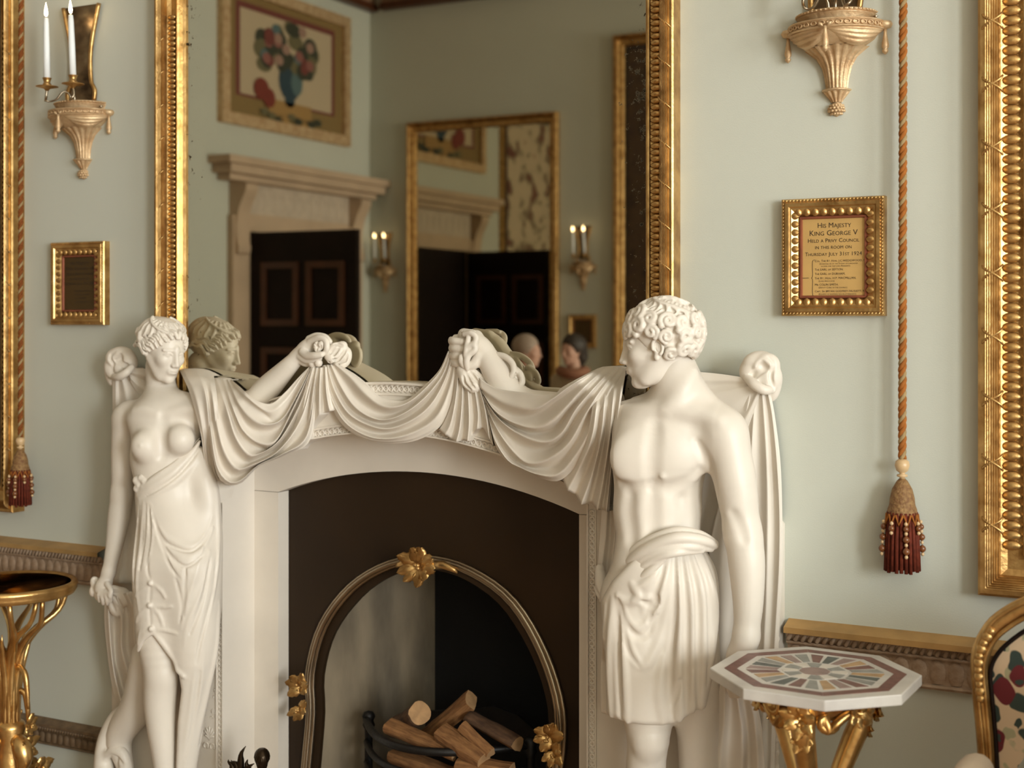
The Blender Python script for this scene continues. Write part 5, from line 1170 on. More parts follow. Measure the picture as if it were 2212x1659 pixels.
# ------------------------------------------------------------------ bell pulls
def bell_pull(x, z_end, top, label, cols, y=-.035, k=1.0):
    b_ = empty('bell_pull', (x, y, z_end), label, 'bell pull', 'corded bell pulls with tassels')
    z0 = .252*k; z1 = top-z_end; turns = (z1-z0)/(.044*k)
    for s_ in range(3):
        n = int(turns*14); P = []
        for i in range(n+1):
            t = i/n; a = 2*math.pi*(turns*t+s_/3); P.append((.0046*k*math.cos(a)+.004*t, .0046*k*math.sin(a), z0+(z1-z0)*t))
        link('cord_strand', tube_me(P, (.0052 if s_ < 2 else .0046)*k, 7), M[cols[s_]], b_)
    link('toggle', lathe_me([(.008*k, .252*k), (.0145*k, .247*k), (.0165*k, .238*k), (.013*k, .226*k), (.006*k, .221*k), (.006*k, .219*k), (.012*k, .217*k), (.012*k, .213*k), (.006*k, .211*k), (.007*k, .206*k)], 18), M['pearl'], b_)
    link('tassel_head', lathe_me([(.005*k, .210*k), (.012*k, .203*k), (.022*k, .185*k), (.027*k, .165*k), (.028*k, .152*k), (.029*k, .148*k), (.032*k, .140*k), (.033*k, .130*k), (.030*k, .126*k)], 24), M['tasselhead'], b_)
    # fringe: a ring of separate bullion cords
    R_ = random.Random(int(x*100))
    for ring, (rr, n) in enumerate(((.030*k, 22), (.021*k, 14))):
        for i in range(n):
            a = 2*math.pi*i/n+ring*.1; e = R_.uniform(-.004, .004)
            q = tube_me([(rr*math.cos(a), rr*math.sin(a), .134*k), (rr*1.12*math.cos(a), rr*1.12*math.sin(a), .075*k), (rr*(1.22)*math.cos(a), rr*1.22*math.sin(a), .004+e)], [.0042*k, .0046*k, .0044*k], 6)
            link('fringe_cord', q, M['tassel'], b_)
    for i in range(12):
        a = 2*math.pi*i/12; link('zigzag_braid', tube_me([(.0335*k*math.cos(a-.24), .0335*k*math.sin(a-.24), .130*k), (.0365*k*math.cos(a), .0365*k*math.sin(a), .108*k), (.0335*k*math.cos(a+.24), .0335*k*math.sin(a+.24), .130*k)], .0028*k, 5), M['rope'], b_)
    for i in range(8):
        a = 2*math.pi*(i+.5)/8
        for j, (m_, r_, z_) in enumerate((('pearl', .0042, .112), ('bead', .0068, .101), ('pearl', .0042, .091), ('bead', .0078, .078), ('pearl', .004, .066), ('bead', .0082, .052), ('pearl', .0042, .040))):
            if i % 2 and j > 2: continue
            link('bead', lathe_me([(0, -r_*1.2), (r_*.8, -r_*.6), (r_, 0), (r_*.8, r_*.6), (0, r_*1.2)], 9), M[m_], b_, ((.0405+j*.0007)*k*math.cos(a), (.0405+j*.0007)*k*math.sin(a), z_*k))
    return b_
bell_pull(1.338, 1.036, 3.2, 'twisted orange cord bell pull with dark red tassel beside the golden plaque', ('rope', 'rope', 'rope2'))
bell_pull(U(44, 1000, -.078).x, 1.014, 3.2, 'twisted brown cord bell pull with dark red tassel overlapping a gilt frame', ('ropered', 'ropered', 'rope2'), y=-.078, k=.86)

# ------------------------------------------------------------------ framed tapestries
def tapestry(x0, x1, z0, z1, label, y=0, facing=1, k=1.0, bead='L', zr=None, field=True, cross=False, kd=None):
    t = empty('hanging_tapestry', (0, y, z0), label, 'tapestry', 'gilt framed tapestries')
    if facing < 0: t.rotation_euler.z = math.pi; x0, x1 = -x1, -x0
    if facing == 0: t.rotation_euler.z = math.pi/2; t.location = (X0, 0, z0)
    gilt_frame(t, x0, x1, z0, z1, 'LRTB', k, bead, pitch=.0165*k, zr=zr, ribbon=.105*k, cross=cross, kd=kd)
    box('guard', x0+.085*k, x1-.085*k, -.012, -.006, .085*k, z1-z0-.085*k, M['tapdark'], t)
    box('border', x0+.11*k, x1-.11*k, -.015, -.012, .11*k, z1-z0-.11*k, M['tapborder'], t)
    if field: box('woven_field', x0+.17*k, x1-.17*k, -.018, -.015, .19*k, z1-z0-.19*k, M['tapestry'], t)
    return t
tapestry(-3.9, -1.428, .985, 3.95, 'gilt framed dark tapestry panel behind the brown cord bell pull', bead='R', zr=(1.05, 2.55))
tapestry(1.50, 3.9, 1.0, 3.95, 'large gilt framed panel above the flowered armchair', k=1.3, zr=(1.1, 2.6), cross=True, kd=.8)
# ------------------------------------------------------------------ octagonal specimen-marble table
M['inlay_red'] = mat('porphyry_inlay', (.20, .085, .065), .38, 0, .35, 60)
M['inlay_grey'] = mat('grey_marble_inlay', (.30, .29, .26), .38, 0, .3, 40)
M['inlay_dark'] = mat('dark_green_inlay', (.11, .12, .105), .38, 0, .4, 40)
M['inlay_ochre'] = mat('ochre_marble_inlay', (.50, .31, .15), .38, 0, .3, 40)
M['inlay_white'] = mat('white_inlay', (.66, .60, .52), .38, 0, .1, 40)
M['inlay_mauve'] = mat('mauve_marble_inlay', (.33, .22, .19), .38, 0, .3, 40)
for q_ in ('red', 'grey', 'dark', 'ochre', 'white', 'mauve'): M['inlay_'+q_].node_tree.nodes['Principled BSDF'].inputs['Specular IOR Level'].default_value = .2
M['tabletop'] = mat('veined_white_marble', (.70, .66, .60), .38, 0, 0, 7, col2=(.46, .42, .38))
TC = U(1760, 1450, -.37); TR = .2135; TA = R(19.85)
tb = empty('side_table', (TC.x, TC.y, 0), 'gilt side table with octagonal white marble top inlaid with coloured stones', 'table')
def octa(r, ph=TA): return [(r*math.cos(ph+k*math.pi/4), r*math.sin(ph+k*math.pi/4)) for k in range(8)]
top = link('marble_top', prism_me(octa(TR), TC.z-.022, TC.z, 'z', .0025), M['tabletop'], tb)
def oct_r(a, r):            # distance from the centre to the octagon's edge in direction a
    d = (a-TA) % (math.pi/4)-math.pi/8; return r*math.cos(math.pi/8)/math.cos(d)
def inlay(name, a0, a1, r0, r1, m_, h=.0006, n=2):
    A = np.linspace(a0, a1, n+1); q = [(oct_r(a, r1)*math.cos(a), oct_r(a, r1)*math.sin(a)) for a in A]+[(oct_r(a, r0)*math.cos(a), oct_r(a, r0)*math.sin(a)) for a in A[::-1]]
    return link(name, prism_me(q, TC.z-.0005, TC.z+h, 'z'), M[m_], top)
for k in range(8): inlay('inlay_band', TA+k*math.pi/4+.0015, TA+(k+1)*math.pi/4-.0015, TR*.74, TR*.86, 'inlay_red', n=1)
cols = ['inlay_grey', 'inlay_red', 'inlay_ochre', 'inlay_mauve', 'inlay_dark', 'inlay_red', 'inlay_grey', 'inlay_mauve', 'inlay_ochre', 'inlay_grey', 'inlay_dark', 'inlay_mauve', 'inlay_red', 'inlay_ochre', 'inlay_grey', 'inlay_dark', 'inlay_red', 'inlay_grey', 'inlay_ochre', 'inlay_mauve', 'inlay_red', 'inlay_grey', 'inlay_dark', 'inlay_ochre']
for k in range(24): inlay('inlay_tile', TA+(k+.13)*math.pi/12, TA+(k+.87)*math.pi/12, TR*.36, TR*.66, cols[k], .0007)
for k in range(12): inlay('inlay_tile', (k+.05)*math.pi/6, (k+.95)*math.pi/6, TR*.17, TR*.32, ('inlay_white', 'inlay_grey')[k % 2], .0007)
inlay('inlay_centre', 0, 2*math.pi-.001, .001, TR*.15, 'inlay_mauve', .0007, 16)
AP = TC.z-.022
link('apron', lathe_me([(.105, AP), (.118, AP-.004), (.116, AP-.012), (.104, AP-.018), (.100, AP-.040), (.094, AP-.052), (.07, AP-.058), (.06, AP-.03), (.06, AP)], 32), M['goldbright'], tb)
def spray(parent, loc, size, n, seed, rot=0, yaw=0, spread=6.28, mt='goldbright', name='carved_leaf_spray'):
    h_ = empty('tmp'); o = acanthus(h_, 1106, 690, 0, size, n, seed, spread, rot, name, mt); o.parent = parent; o.location = loc; o.rotation_euler = (0, 0, yaw); bpy.data.objects.remove(h_); return o
for k in range(3):
    a = TA-1.9+k*2*math.pi/3; ca, sa = math.cos(a), math.sin(a)
    C = catmull([(.085, AP-.03), (.10, AP-.07), (.075, AP-.13), (.035, AP-.24), (.03, AP-.33), (.06, AP-.46), (.13, AP-.62), (.19, AP-.74), (.21, AP-.815), (.235, AP-.828)], 30)
    link('leg', tube_me([(r*ca, r*sa, z) for r, z in C], [.026-.010*min(1, i/10)+.004*max(0, (i-22)/7) for i in range(30)], 10), M['goldbright'], tb)
    lb = link('leg_moulding', tube_me([(r*ca*1.0+ca*.017, r*sa+sa*.017, z) for r, z in C[3:24]], .0055, 8), M['goldbright'], tb)
    spray(tb, (.115*ca, .115*sa, AP-.045), .042, 7, 20+k, 0, a+math.pi/2); spray(tb, (.10*ca, .10*sa, AP-.085), .032, 5, 30+k, math.pi, a+math.pi/2, 4.)
    b2 = a+math.pi/3
    for q in (-1, 1):
        sc2 = [(.108*math.cos(b2+q*t*.55), .108*math.sin(b2+q*t*.55), AP-.035-.035*t*t) for t in np.linspace(0, 1, 8)]+[(.106*math.cos(b2+q*(.55+.16*math.cos(w_))), .106*math.sin(b2+q*(.55+.16*math.cos(w_))), AP-.052-.016*math.sin(w_)) for w_ in np.linspace(-1, 3.5, 10)]
        link('scroll', tube_me(sc2, .009, 8), M['goldbright'], tb)
    spray(tb, (.112*math.cos(b2), .112*math.sin(b2), AP-.035), .03, 6, 40+k, 0, b2+math.pi/2)
    t_ = link('roundel', lathe_me([(0, 0), (.010, .001), (.012, .006), (.019, .008), (.022, .003), (.022, -.01)], 16), M['goldbright'], tb, (.112*math.cos(b2+.5), .112*math.sin(b2+.5), AP-.028), (0, math.pi/2, b2+.5))
# ------------------------------------------------------------------ gilt reed table
GC = U(22, 1258, -.255); G0 = GC.z
gt = empty('gueridon', (GC.x, GC.y, 0), 'round gilt table carved as a sheaf of reeds and leaves beside the marble woman', 'table')
link('rim', lathe_me([(.172, G0-.004), (.178, G0+.001), (.185, G0+.002), (.190, G0-.002), (.193, G0-.010), (.188, G0-.016), (.190, G0-.022), (.184, G0-.034), (.172, G0-.036), (.168, G0-.02), (.172, G0-.004)], 56), M['goldbright'], gt)
link('glass_top', lathe_me([(0, G0-.006), (.171, G0-.006), (.171, G0-.012), (0, G0-.012)], 48, False), mat('tan_reflection', (.42, .32, .22), .12, 0, .3, 9), gt)  # tan colour stands in for the wall reflected in the glass
rr_ = random.Random(4)
for k in range(11):
    a = k*2*math.pi/11+.25; tw = rr_.uniform(.3, .7)*(1 if k % 2 else -1); e = rr_.uniform(.86, 1.0)
    C = catmull([(.022, .36, a), (.020, .50, a), (.026, .60, a+tw*.3), (.07, .665, a+tw*.6), (.135, .712, a+tw*.85), (.172*e, .748, a+tw*.95), (.180*e, G0-.032, a+tw)], 24)
    link('reed', tube_me([(r*math.cos(t), r*math.sin(t), z) for r, z, t in C], [.0075+.006*math.sin(math.pi*min(1, i/20)) for i in range(24)], 8), M['goldbright'], gt)
for k in range(9):
    a = k*2*math.pi/9; C = [(.018+.05*(t**2)*rr_.uniform(.9, 1.1), .44+.24*t) for t in np.linspace(0, 1, 10)]
    link('leaf_blade', tube_me([(r*math.cos(a+.3*i/9), r*math.sin(a+.3*i/9), z) for i, (r, z) in enumerate(C)], [.011, .012, .012, .012, .011, .010, .008, .006, .004, .001], 6), M['goldbright'], gt)
for (a, out, zt, zb) in ((-.15, .085, .575, .46), (.6, .05, .50, .395), (2.5, .08, .56, .45), (4.0, .06, .52, .40)):
    C = catmull([(.02, zt-.04), (out*.45, zt), (out*.85, zt-.012), (out, zb+.05), (out*1.06, zb)], 20)
    link('drooping_leaf', tube_me([(r*math.cos(a), r*math.sin(a), z) for r, z in C], [.004+.005*math.sin(math.pi*i/19) for i in range(20)], 8), M['goldbright'], gt)
link('stem', lathe_me([(.034, .0), (.034, .05), (.05, .20), (.046, .30), (.036, .36), (.045, .392), (.04, .405), (.028, .41), (.024, .44), (.022, .56), (.03, .62)], 20), M['goldbright'], gt)
for k in range(3):
    a = -.15+k*2*math.pi/3; C = catmull([(.03, .36), (.055, .345), (.07, .31), (.062, .275), (.085, .25), (.12, .245), (.145, .215), (.15, .165), (.135, .12), (.16, .06), (.20, .015)], 34)
    link('scroll_foot', tube_me([(r*math.cos(a), r*math.sin(a), z) for r, z in C], [.020+.008*math.sin(i*.5) for i in range(34)], 10), M['goldbright'], gt)
    S_ = [(.115+.032*math.exp(-.25*w_)*math.cos(w_), .205+.038*math.exp(-.25*w_)*math.sin(w_)) for w_ in np.linspace(0, 6, 20)]
    link('volute', tube_me([(r*math.cos(a), r*math.sin(a), z) for r, z in S_], .011, 8), M['goldbright'], gt)
    for j, (r, z, sz) in enumerate(((.05, .33, .05), (.09, .27, .055), (.06, .40, .035))): spray(gt, (r*math.cos(a+.4), r*math.sin(a+.4), z), sz, 6, 60+k*5+j, 0, a+.4+math.pi/2)
# ------------------------------------------------------------------ flowered armchair
def print_mat():
    m = bpy.data.materials.new('flowered_fabric'); m.use_nodes = True; nt = m.node_tree; b_ = nt.nodes['Principled BSDF']; b_.inputs['Roughness'].default_value = .85
    tc = nt.nodes.new('ShaderNodeTexCoord'); col = None
    base = nt.nodes.new('ShaderNodeRGB'); base.outputs[0].default_value = (.60, .44, .29, 1); col = base.outputs[0]
    for (sc_, thr, c, off, wd_) in ((26, .33, (.36, .33, .20), 3., .06), (17, .30, (.032, .048, .04), 0., .03), (12, .235, (.13, .012, .016), 5.3, .02), (30, .20, (.035, .05, .04), 8.1, .02)):
        mp = nt.nodes.new('ShaderNodeMapping'); mp.inputs['Location'].default_value = (off, off*.7, off*1.3); mp.inputs['Scale'].default_value = (1, 1, .8); nt.links.new(tc.outputs['Object'], mp.inputs[0])
        n = nt.nodes.new('ShaderNodeTexNoise'); n.inputs['Scale'].default_value = sc_*1.5; n.inputs['Detail'].default_value = 1
        mx0 = nt.nodes.new('ShaderNodeMixRGB'); mx0.inputs[0].default_value = .028; nt.links.new(tc.outputs['Object'], n.inputs['Vector']); nt.links.new(mp.outputs[0], mx0.inputs[1]); nt.links.new(n.outputs[1], mx0.inputs[2])
        v = nt.nodes.new('ShaderNodeTexVoronoi'); v.inputs['Scale'].default_value = sc_; v.inputs['Randomness'].default_value = 1; nt.links.new(mx0.outputs[0], v.inputs['Vector'])
        r = nt.nodes.new('ShaderNodeValToRGB'); r.color_ramp.elements[0].position = thr; r.color_ramp.elements[1].position = thr+wd_; r.color_ramp.elements[0].color = (1, 1, 1, 1); r.color_ramp.elements[1].color = (0, 0, 0, 1)
        nt.links.new(v.outputs['Distance'], r.inputs[0])
        mx = nt.nodes.new('ShaderNodeMixRGB'); nt.links.new(r.outputs[0], mx.inputs[0]); nt.links.new(col, mx.inputs[1]); mx.inputs[2].default_value = (*c, 1); col = mx.outputs[0]
    nt.links.new(col, b_.inputs['Base Color']); return m
M['flowered'] = print_mat()
M['creampad'] = mat('cream_pad', (.66, .54, .42), .8, 0, .1, 12)
CY = -.30; cxm = U(2290, 1290, CY).x; CB = Vector((cxm, CY-.28, 0))
chr_ = empty('armchair', CB, 'gilt-framed armchair with cream fabric printed with dark leaves and red flowers', 'chair')
half = [U(x, y, CY) for x, y in ((2133, 1720), (2134, 1659), (2130, 1592), (2122, 1509), (2117, 1450), (2119, 1412), (2130, 1382), (2152, 1350), (2185, 1326), (2212, 1312), (2250, 1300), (2290, 1296))]
half = [Vector((p.x-CB.x, p.y-CB.y, p.z)) for p in half]
loop = half+[Vector((-p.x, p.y, p.z)) for p in half[-2::-1]]
LP = [Vector(p) for p in catmull([tuple(p) for p in loop], 70)]
link('back_frame', tube_me(LP, .019, 12, flat=((0, 1, 0), .8)), M['gold'], chr_)
cen = Vector((0, half[0].y, 1.0))
def inset(k, dy): return [Vector((p.x*(1-k), p.y+dy, p.z-.02*k/.07*max(0, min(1, (p.z-.85)/.15)))) for p in LP]
link('back_moulding', tube_me([p+Vector((0, -.014, 0)) for p in inset(-.035, 0)], .005, 8), M['gold'], chr_); link('back_moulding', tube_me([p+Vector((0, -.014, 0)) for p in inset(.06, 0)], .005, 8), M['gold'], chr_)
pb = lathe_me([(0, -.009), (.007, -.005), (.0085, 0), (.007, .005), (0, .009)], 10); pb.materials.append(M['gold'])
for i in range(14, 57, 1):
    if 14 <= i <= 24 or 46 <= i <= 56 or 32 <= i <= 38:
        link('carved_bead', pb, None, chr_, LP[i]+Vector((0, -.017, 0)), scale=(1+.25*(i % 2), .8, 1+.25*(i % 2)))
up = inset(.14, -.004); V = [tuple(p) for p in up]; c0 = len(V); ringn = len(up); Fc = []
rings = [up]+[[Vector((p.x*(1-t), p.y-.022*math.sin(t*math.pi/2), p.z+(.86-p.z)*t)) for p in up] for t in (.08, .2, .4, .6, .8)]
V = [tuple(p) for r_ in rings for p in r_]
for j in range(len(rings)-1):
    for i in range(ringn-1): Fc.append((j*ringn+i, j*ringn+i+1, (j+1)*ringn+i+1, (j+1)*ringn+i))
Fc.append([(len(rings)-1)*ringn+i for i in range(ringn)])
link('back_upholstery', mesh_of(V, Fc, True), M['flowered'], chr_)
link('back_gimp', tube_me([p+Vector((0, -.003, 0)) for p in up], .0045, 6), M['mahogany'], chr_)
hw = abs(half[0].x)
for s in (-1, 1):
    A = catmull([(s*hw*.97, .28, .70), (s*hw*1.0, .20, .715), (s*hw*1.08, .05, .70), (s*hw*1.14, -.06, .68), (s*hw*1.12, -.10, .66)], 20)
    link('arm', tube_me(A, .017, 10), M['gold'], chr_)
    pd = catmull([(s*hw*1.0, .20, .735), (s*hw*1.03, .12, .745), (s*hw*1.07, .03, .735)], 14)
    link('arm_pad', tube_me(pd, [.010, .024, .029, .031, .032, .032, .032, .032, .032, .032, .031, .029, .023, .010], 14), M['creampad'], chr_)
    link('arm_support', tube_me(catmull([(s*hw*1.12, -.10, .66), (s*hw*1.16, -.11, .58), (s*hw*1.04, -.06, .48), (s*hw*1.04, -.10, .42)], 14), .016, 10), M['gold'], chr_)
    link('leg', tube_me(catmull([(s*hw*1.0, -.20, .40), (s*hw*1.06, -.23, .30), (s*hw*.98, -.22, .12), (s*hw*1.02, -.25, .0)], 14), [.03-.0012*i for i in range(14)], 10), M['gold'], chr_)
    link('leg', tube_me(catmull([(s*hw*.9, .27, .60), (s*hw*.9, .27, .40), (s*hw*.92, .29, .15), (s*hw*.95, .33, .0)], 14), [.024-.0007*i for i in range(14)], 10), M['gold'], chr_)
link('seat_rail', prism_me([(-hw*1.08, -.24), (hw*1.08, -.24), (hw*.96, .28), (-hw*.96, .28)], .36, .41, 'z', .008), M['gold'], chr_)
link('seat', prism_me([(-hw*1.04, -.22), (hw*1.04, -.22), (hw*.9, .26), (-hw*.9, .26)], .41, .48, 'z', .025), M['flowered'], chr_)
# ------------------------------------------------------------------ fire basket, ash and logs
ZB = .418
fbk = empty('fire_basket', (0, .17, 0), 'black cast iron fire basket with bowed bars holding the logs', 'grate')
def bar(z, r, k=1.0): return tube_me([(x, (.06-.185*(1-(x/.27)**2))*k, z) for x in np.linspace(-.262, .275, 24)], r, 8)
for z, r in ((ZB, .0115), (ZB-.065, .0095), (ZB-.125, .0095), (ZB-.18, .0095)): link('bar', bar(z, r), M['iron'], fbk)
for x in (-.262, .275):
    link('post', lathe_me([(.016, 0), (.016, .16), (.012, .18), (.015, .2), (.012, .24), (.012, ZB-.03), (.019, ZB-.018), (.014, ZB-.006), (.020, ZB+.008), (.014, ZB+.020), (0, ZB+.024)], 14), M['iron'], fbk, (x, .06, 0))
link('back_plate', prism_me([(-.13, .0), (.27, .0), (.27, .40), (.18, .46), (.10, .475), (.02, .455), (-.13, .43)], .165, .178), M['iron'], fbk)
link('grid', box_me(-.24, .25, -.10, .15, .16, .18), M['iron'], fbk)
ab = bmesh.new(); bmesh.ops.create_grid(ab, x_segments=22, y_segments=14, size=.5)
for v in ab.verts:
    x, y = v.co.x, v.co.y; v.co = (x*.46, .0+y*.24, .20+.10*(1-(2*x)**4)*(1-(2*y)**4)+.018*math.sin(x*63)*math.cos(y*57)+rr_.uniform(-.006, .006))
am = bm_mesh(ab); aso = link('ash_bed', am, M['ash'], None, (.005, .185, 0)); tag(aso, 'heap of grey ash and embers under the logs', 'ash', kind='stuff')
def log(A, B, r, label, shape, seed, up=.0, barked=True):
    """split or round log from A to B (frame places with depth)"""
    a, b_ = U(*A), U(*B); d = (b_-a); L_ = d.length; R0 = random.Random(seed); n = 20
    sec = {'round': [(math.cos(t), math.sin(t)) for t in np.linspace(0, 2*math.pi, n+1)[:-1]],
           'half': [(math.cos(t), math.sin(t)*.9) for t in np.linspace(-.2, math.pi+.2, 9)]+[(-.5, -.25), (0, -.3), (.5, -.25)],
           'wedge': [(math.cos(t), math.sin(t)) for t in np.linspace(.4, 2.2, 6)]+[(-.62, .1), (-.15, -.85), (.1, -.9), (.65, -.1)],
           'block': [(-.9, -.55), (-.3, -.62), (.4, -.6), (.9, -.5), (.95, .1), (.85, .55), (.2, .68), (-.5, .62), (-.95, .4), (-.96, -.1)]}[shape]
    m = len(sec); V = []; Fc = []; mi = []; K = 10
    for j in range(K+1):
        t = j/K; tp = 1+.07*math.sin(t*5+seed)-.05*t
        for i, (x, y) in enumerate(sec):
            w = 1+.035*math.sin(i*1.1+seed)+.03*R0.uniform(-1, 1); V.append((t*L_, x*r*tp*w, y*r*tp*w))
    for j in range(K):
        for i in range(m): Fc.append((j*m+i, j*m+(i+1) % m, (j+1)*m+(i+1) % m, (j+1)*m+i)); mi.append(1 if (shape == 'round' or (shape in ('half',) and i < 8) or (shape == 'wedge' and i < 5)) and barked else 0)
    Fc += [tuple(range(m))[::-1], tuple(K*m+i for i in range(m))]; mi += [2, 2]
    me = mesh_of(V, Fc); 
    for q in ('wood', 'bark', 'endgrain'): me.materials.append(M[q])
    me.polygons.foreach_set('material_index', mi); me.polygons.foreach_set('use_smooth', [x == 1 for x in mi])
    o = link('log', me, None, None, a); o.rotation_mode = 'QUATERNION'; o.rotation_quaternion = d.to_track_quat('X', 'Z') @ Matrix.Rotation(up, 3, 'X').to_quaternion()
    return tag(o, label, 'log', 'logs in the fire basket')
log((838, 1566, .10), (985, 1628, .10), .024, 'split orange log lying along the front bar of the basket', 'wedge', 1, 2.4, False)
log((907, 1540, .10), (852, 1572, .27), .030, 'round log whose pale sawn end faces the room', 'round', 2)
log((905, 1605, .19), (1018, 1512, .19), .031, 'long split log leaning up to the highest point of the pile', 'block', 3, .5, False)
log((1012, 1556, .17), (1116, 1614, .15), .034, 'broad barked log resting against the iron end of the basket', 'half', 4, -.5)
log((952, 1580, .11), (1046, 1640, .085), .030, 'split log with long grain cracks in the middle of the pile', 'block', 5, .3, False)
log((1000, 1570, .12), (1062, 1628, .10), .020, 'thin split log wedged beside the broad barked log', 'wedge', 8, 1.2, False)
log((850, 1630, .14), (975, 1672, .10), .027, 'low split log showing between the two upper bars', 'wedge', 6, 2.2, False)
log((992, 1652, .09), (1105, 1668, .10), .032, 'lowest split log behind the bars beside the other low one', 'block', 7, .2, False)
# ------------------------------------------------------------------ bronze andiron with a small bust
HB = U(566, 1643, -.20)
an = empty('andiron', (HB.x, HB.y, 0), 'dark bronze andiron with a small figure and leaf scrolls in front of the marble jamb', 'andiron')
av = Vol((HB.x-.10, HB.y-.07, HB.z-.22), (HB.x+.10, HB.y+.07, HB.z+.06), .0022)
hh = HeadFrame(HB, .058, 40, 30); head(av, hh); av.ell(hh.p(-.10, 0, .16), np.array((.42, .36, .38))*.058, hh.ax(), .003)
for az in range(-150, 151, 20): av.chain([on_cap(hh, az, e) for e in (80, 50, 20, 0)], .0022, .002)
av.cone(HB-Vector((0, 0, .03)), HB-Vector((0, 0, .055)), .011, .016, .008); av.ell(HB-Vector((0, 0, .078)), (.036, .022, .03), None, .012); av.ell(HB-Vector((0, 0, .125)), (.028, .022, .05), None, .015)
for s in (-1, 1): av.chain([HB+Vector((s*.034, 0, -.066)), HB+Vector((s*.05, -.012, -.10)), HB+Vector((s*.03, -.035, -.12))], [.012, .010, .008], .008)
link('figure', vol_mesh([av], (HB.x, HB.y, 0)), M['bronze'], an)
link('pedestal', lathe_me([(.06, 0), (.06, .03), (.045, .04), (.035, .10), (.042, .18), (.03, .22), (.03, HB.z-.15)], 20), M['bronze'], an)
for i, (x, y, Y, rt, ln) in enumerate(((517, 1650, -.20, -1.35, .03), (520, 1640, -.2, .25, .04), (507, 1652, -.2, -1.1, .026), (530, 1660, -.2, .9, .03), (538, 1657, -.2, -.3, .022))):
    p_ = U(x, y, Y); w_ = []
    C = catmull([(0, 0, -ln), (.3*ln*math.sin(rt), -.004, 0), (ln*.7*math.sin(rt), -.006, ln*.5*math.cos(rt)), (ln*1.1*math.sin(rt)+.2*ln, -.002, ln*1.0*math.cos(rt))], 9)
    link('leaf', tube_me([(p_.x-HB.x+a, b_, p_.z+c) for a, b_, c in C], [.008, .009, .010, .010, .009, .007, .005, .003, .001], 7), M['bronze'], an)
link('scroll_arm', tube_me(catmull([(0, 0, .22), (-.05, -.005, HB.z-.10), (-.075, -.005, HB.z-.05), (-.06, 0, HB.z-.035)], 14), .012, 8), M['bronze'], an)

# ------------------------------------------------------------------ commode added unseen beyond the armchair to keep window light off the lower wall
cm = empty('shade_commode', (2.80, -.47, 0), 'large dark mahogany commode added out of view to shade the lower wall', 'shade_commode')
box('body', -.72, .72, -.52, .40, .09, 1.0, M['mahogany_lip'], cm, .006); box('top', -.76, .76, -.55, .42, 1.0, 1.04, M['tabletop'], cm, .008); box('plinth', -.70, .70, -.50, .38, 0, .09, M['mahogany'], cm)
for s in (-1, 1):
    dr = box('door', *sorted((s*.02, s*.68)), -.54, -.52, .14, .72, M['mahogany'], cm, .004); link('knob', lathe_me([(0, -.02), (.012, -.016), (.014, -.008), (.006, 0)], 12), M['brass'], dr, (s*.07, -.54, .45), (math.pi/2, 0, 0))
    dw = box('drawer', *sorted((s*.02, s*.68)), -.54, -.52, .76, .95, M['mahogany'], cm, .004); link('knob', lathe_me([(0, -.02), (.012, -.016), (.014, -.008), (.006, 0)], 12), M['brass'], dw, (s*.35, -.54, .855), (math.pi/2, 0, 0))
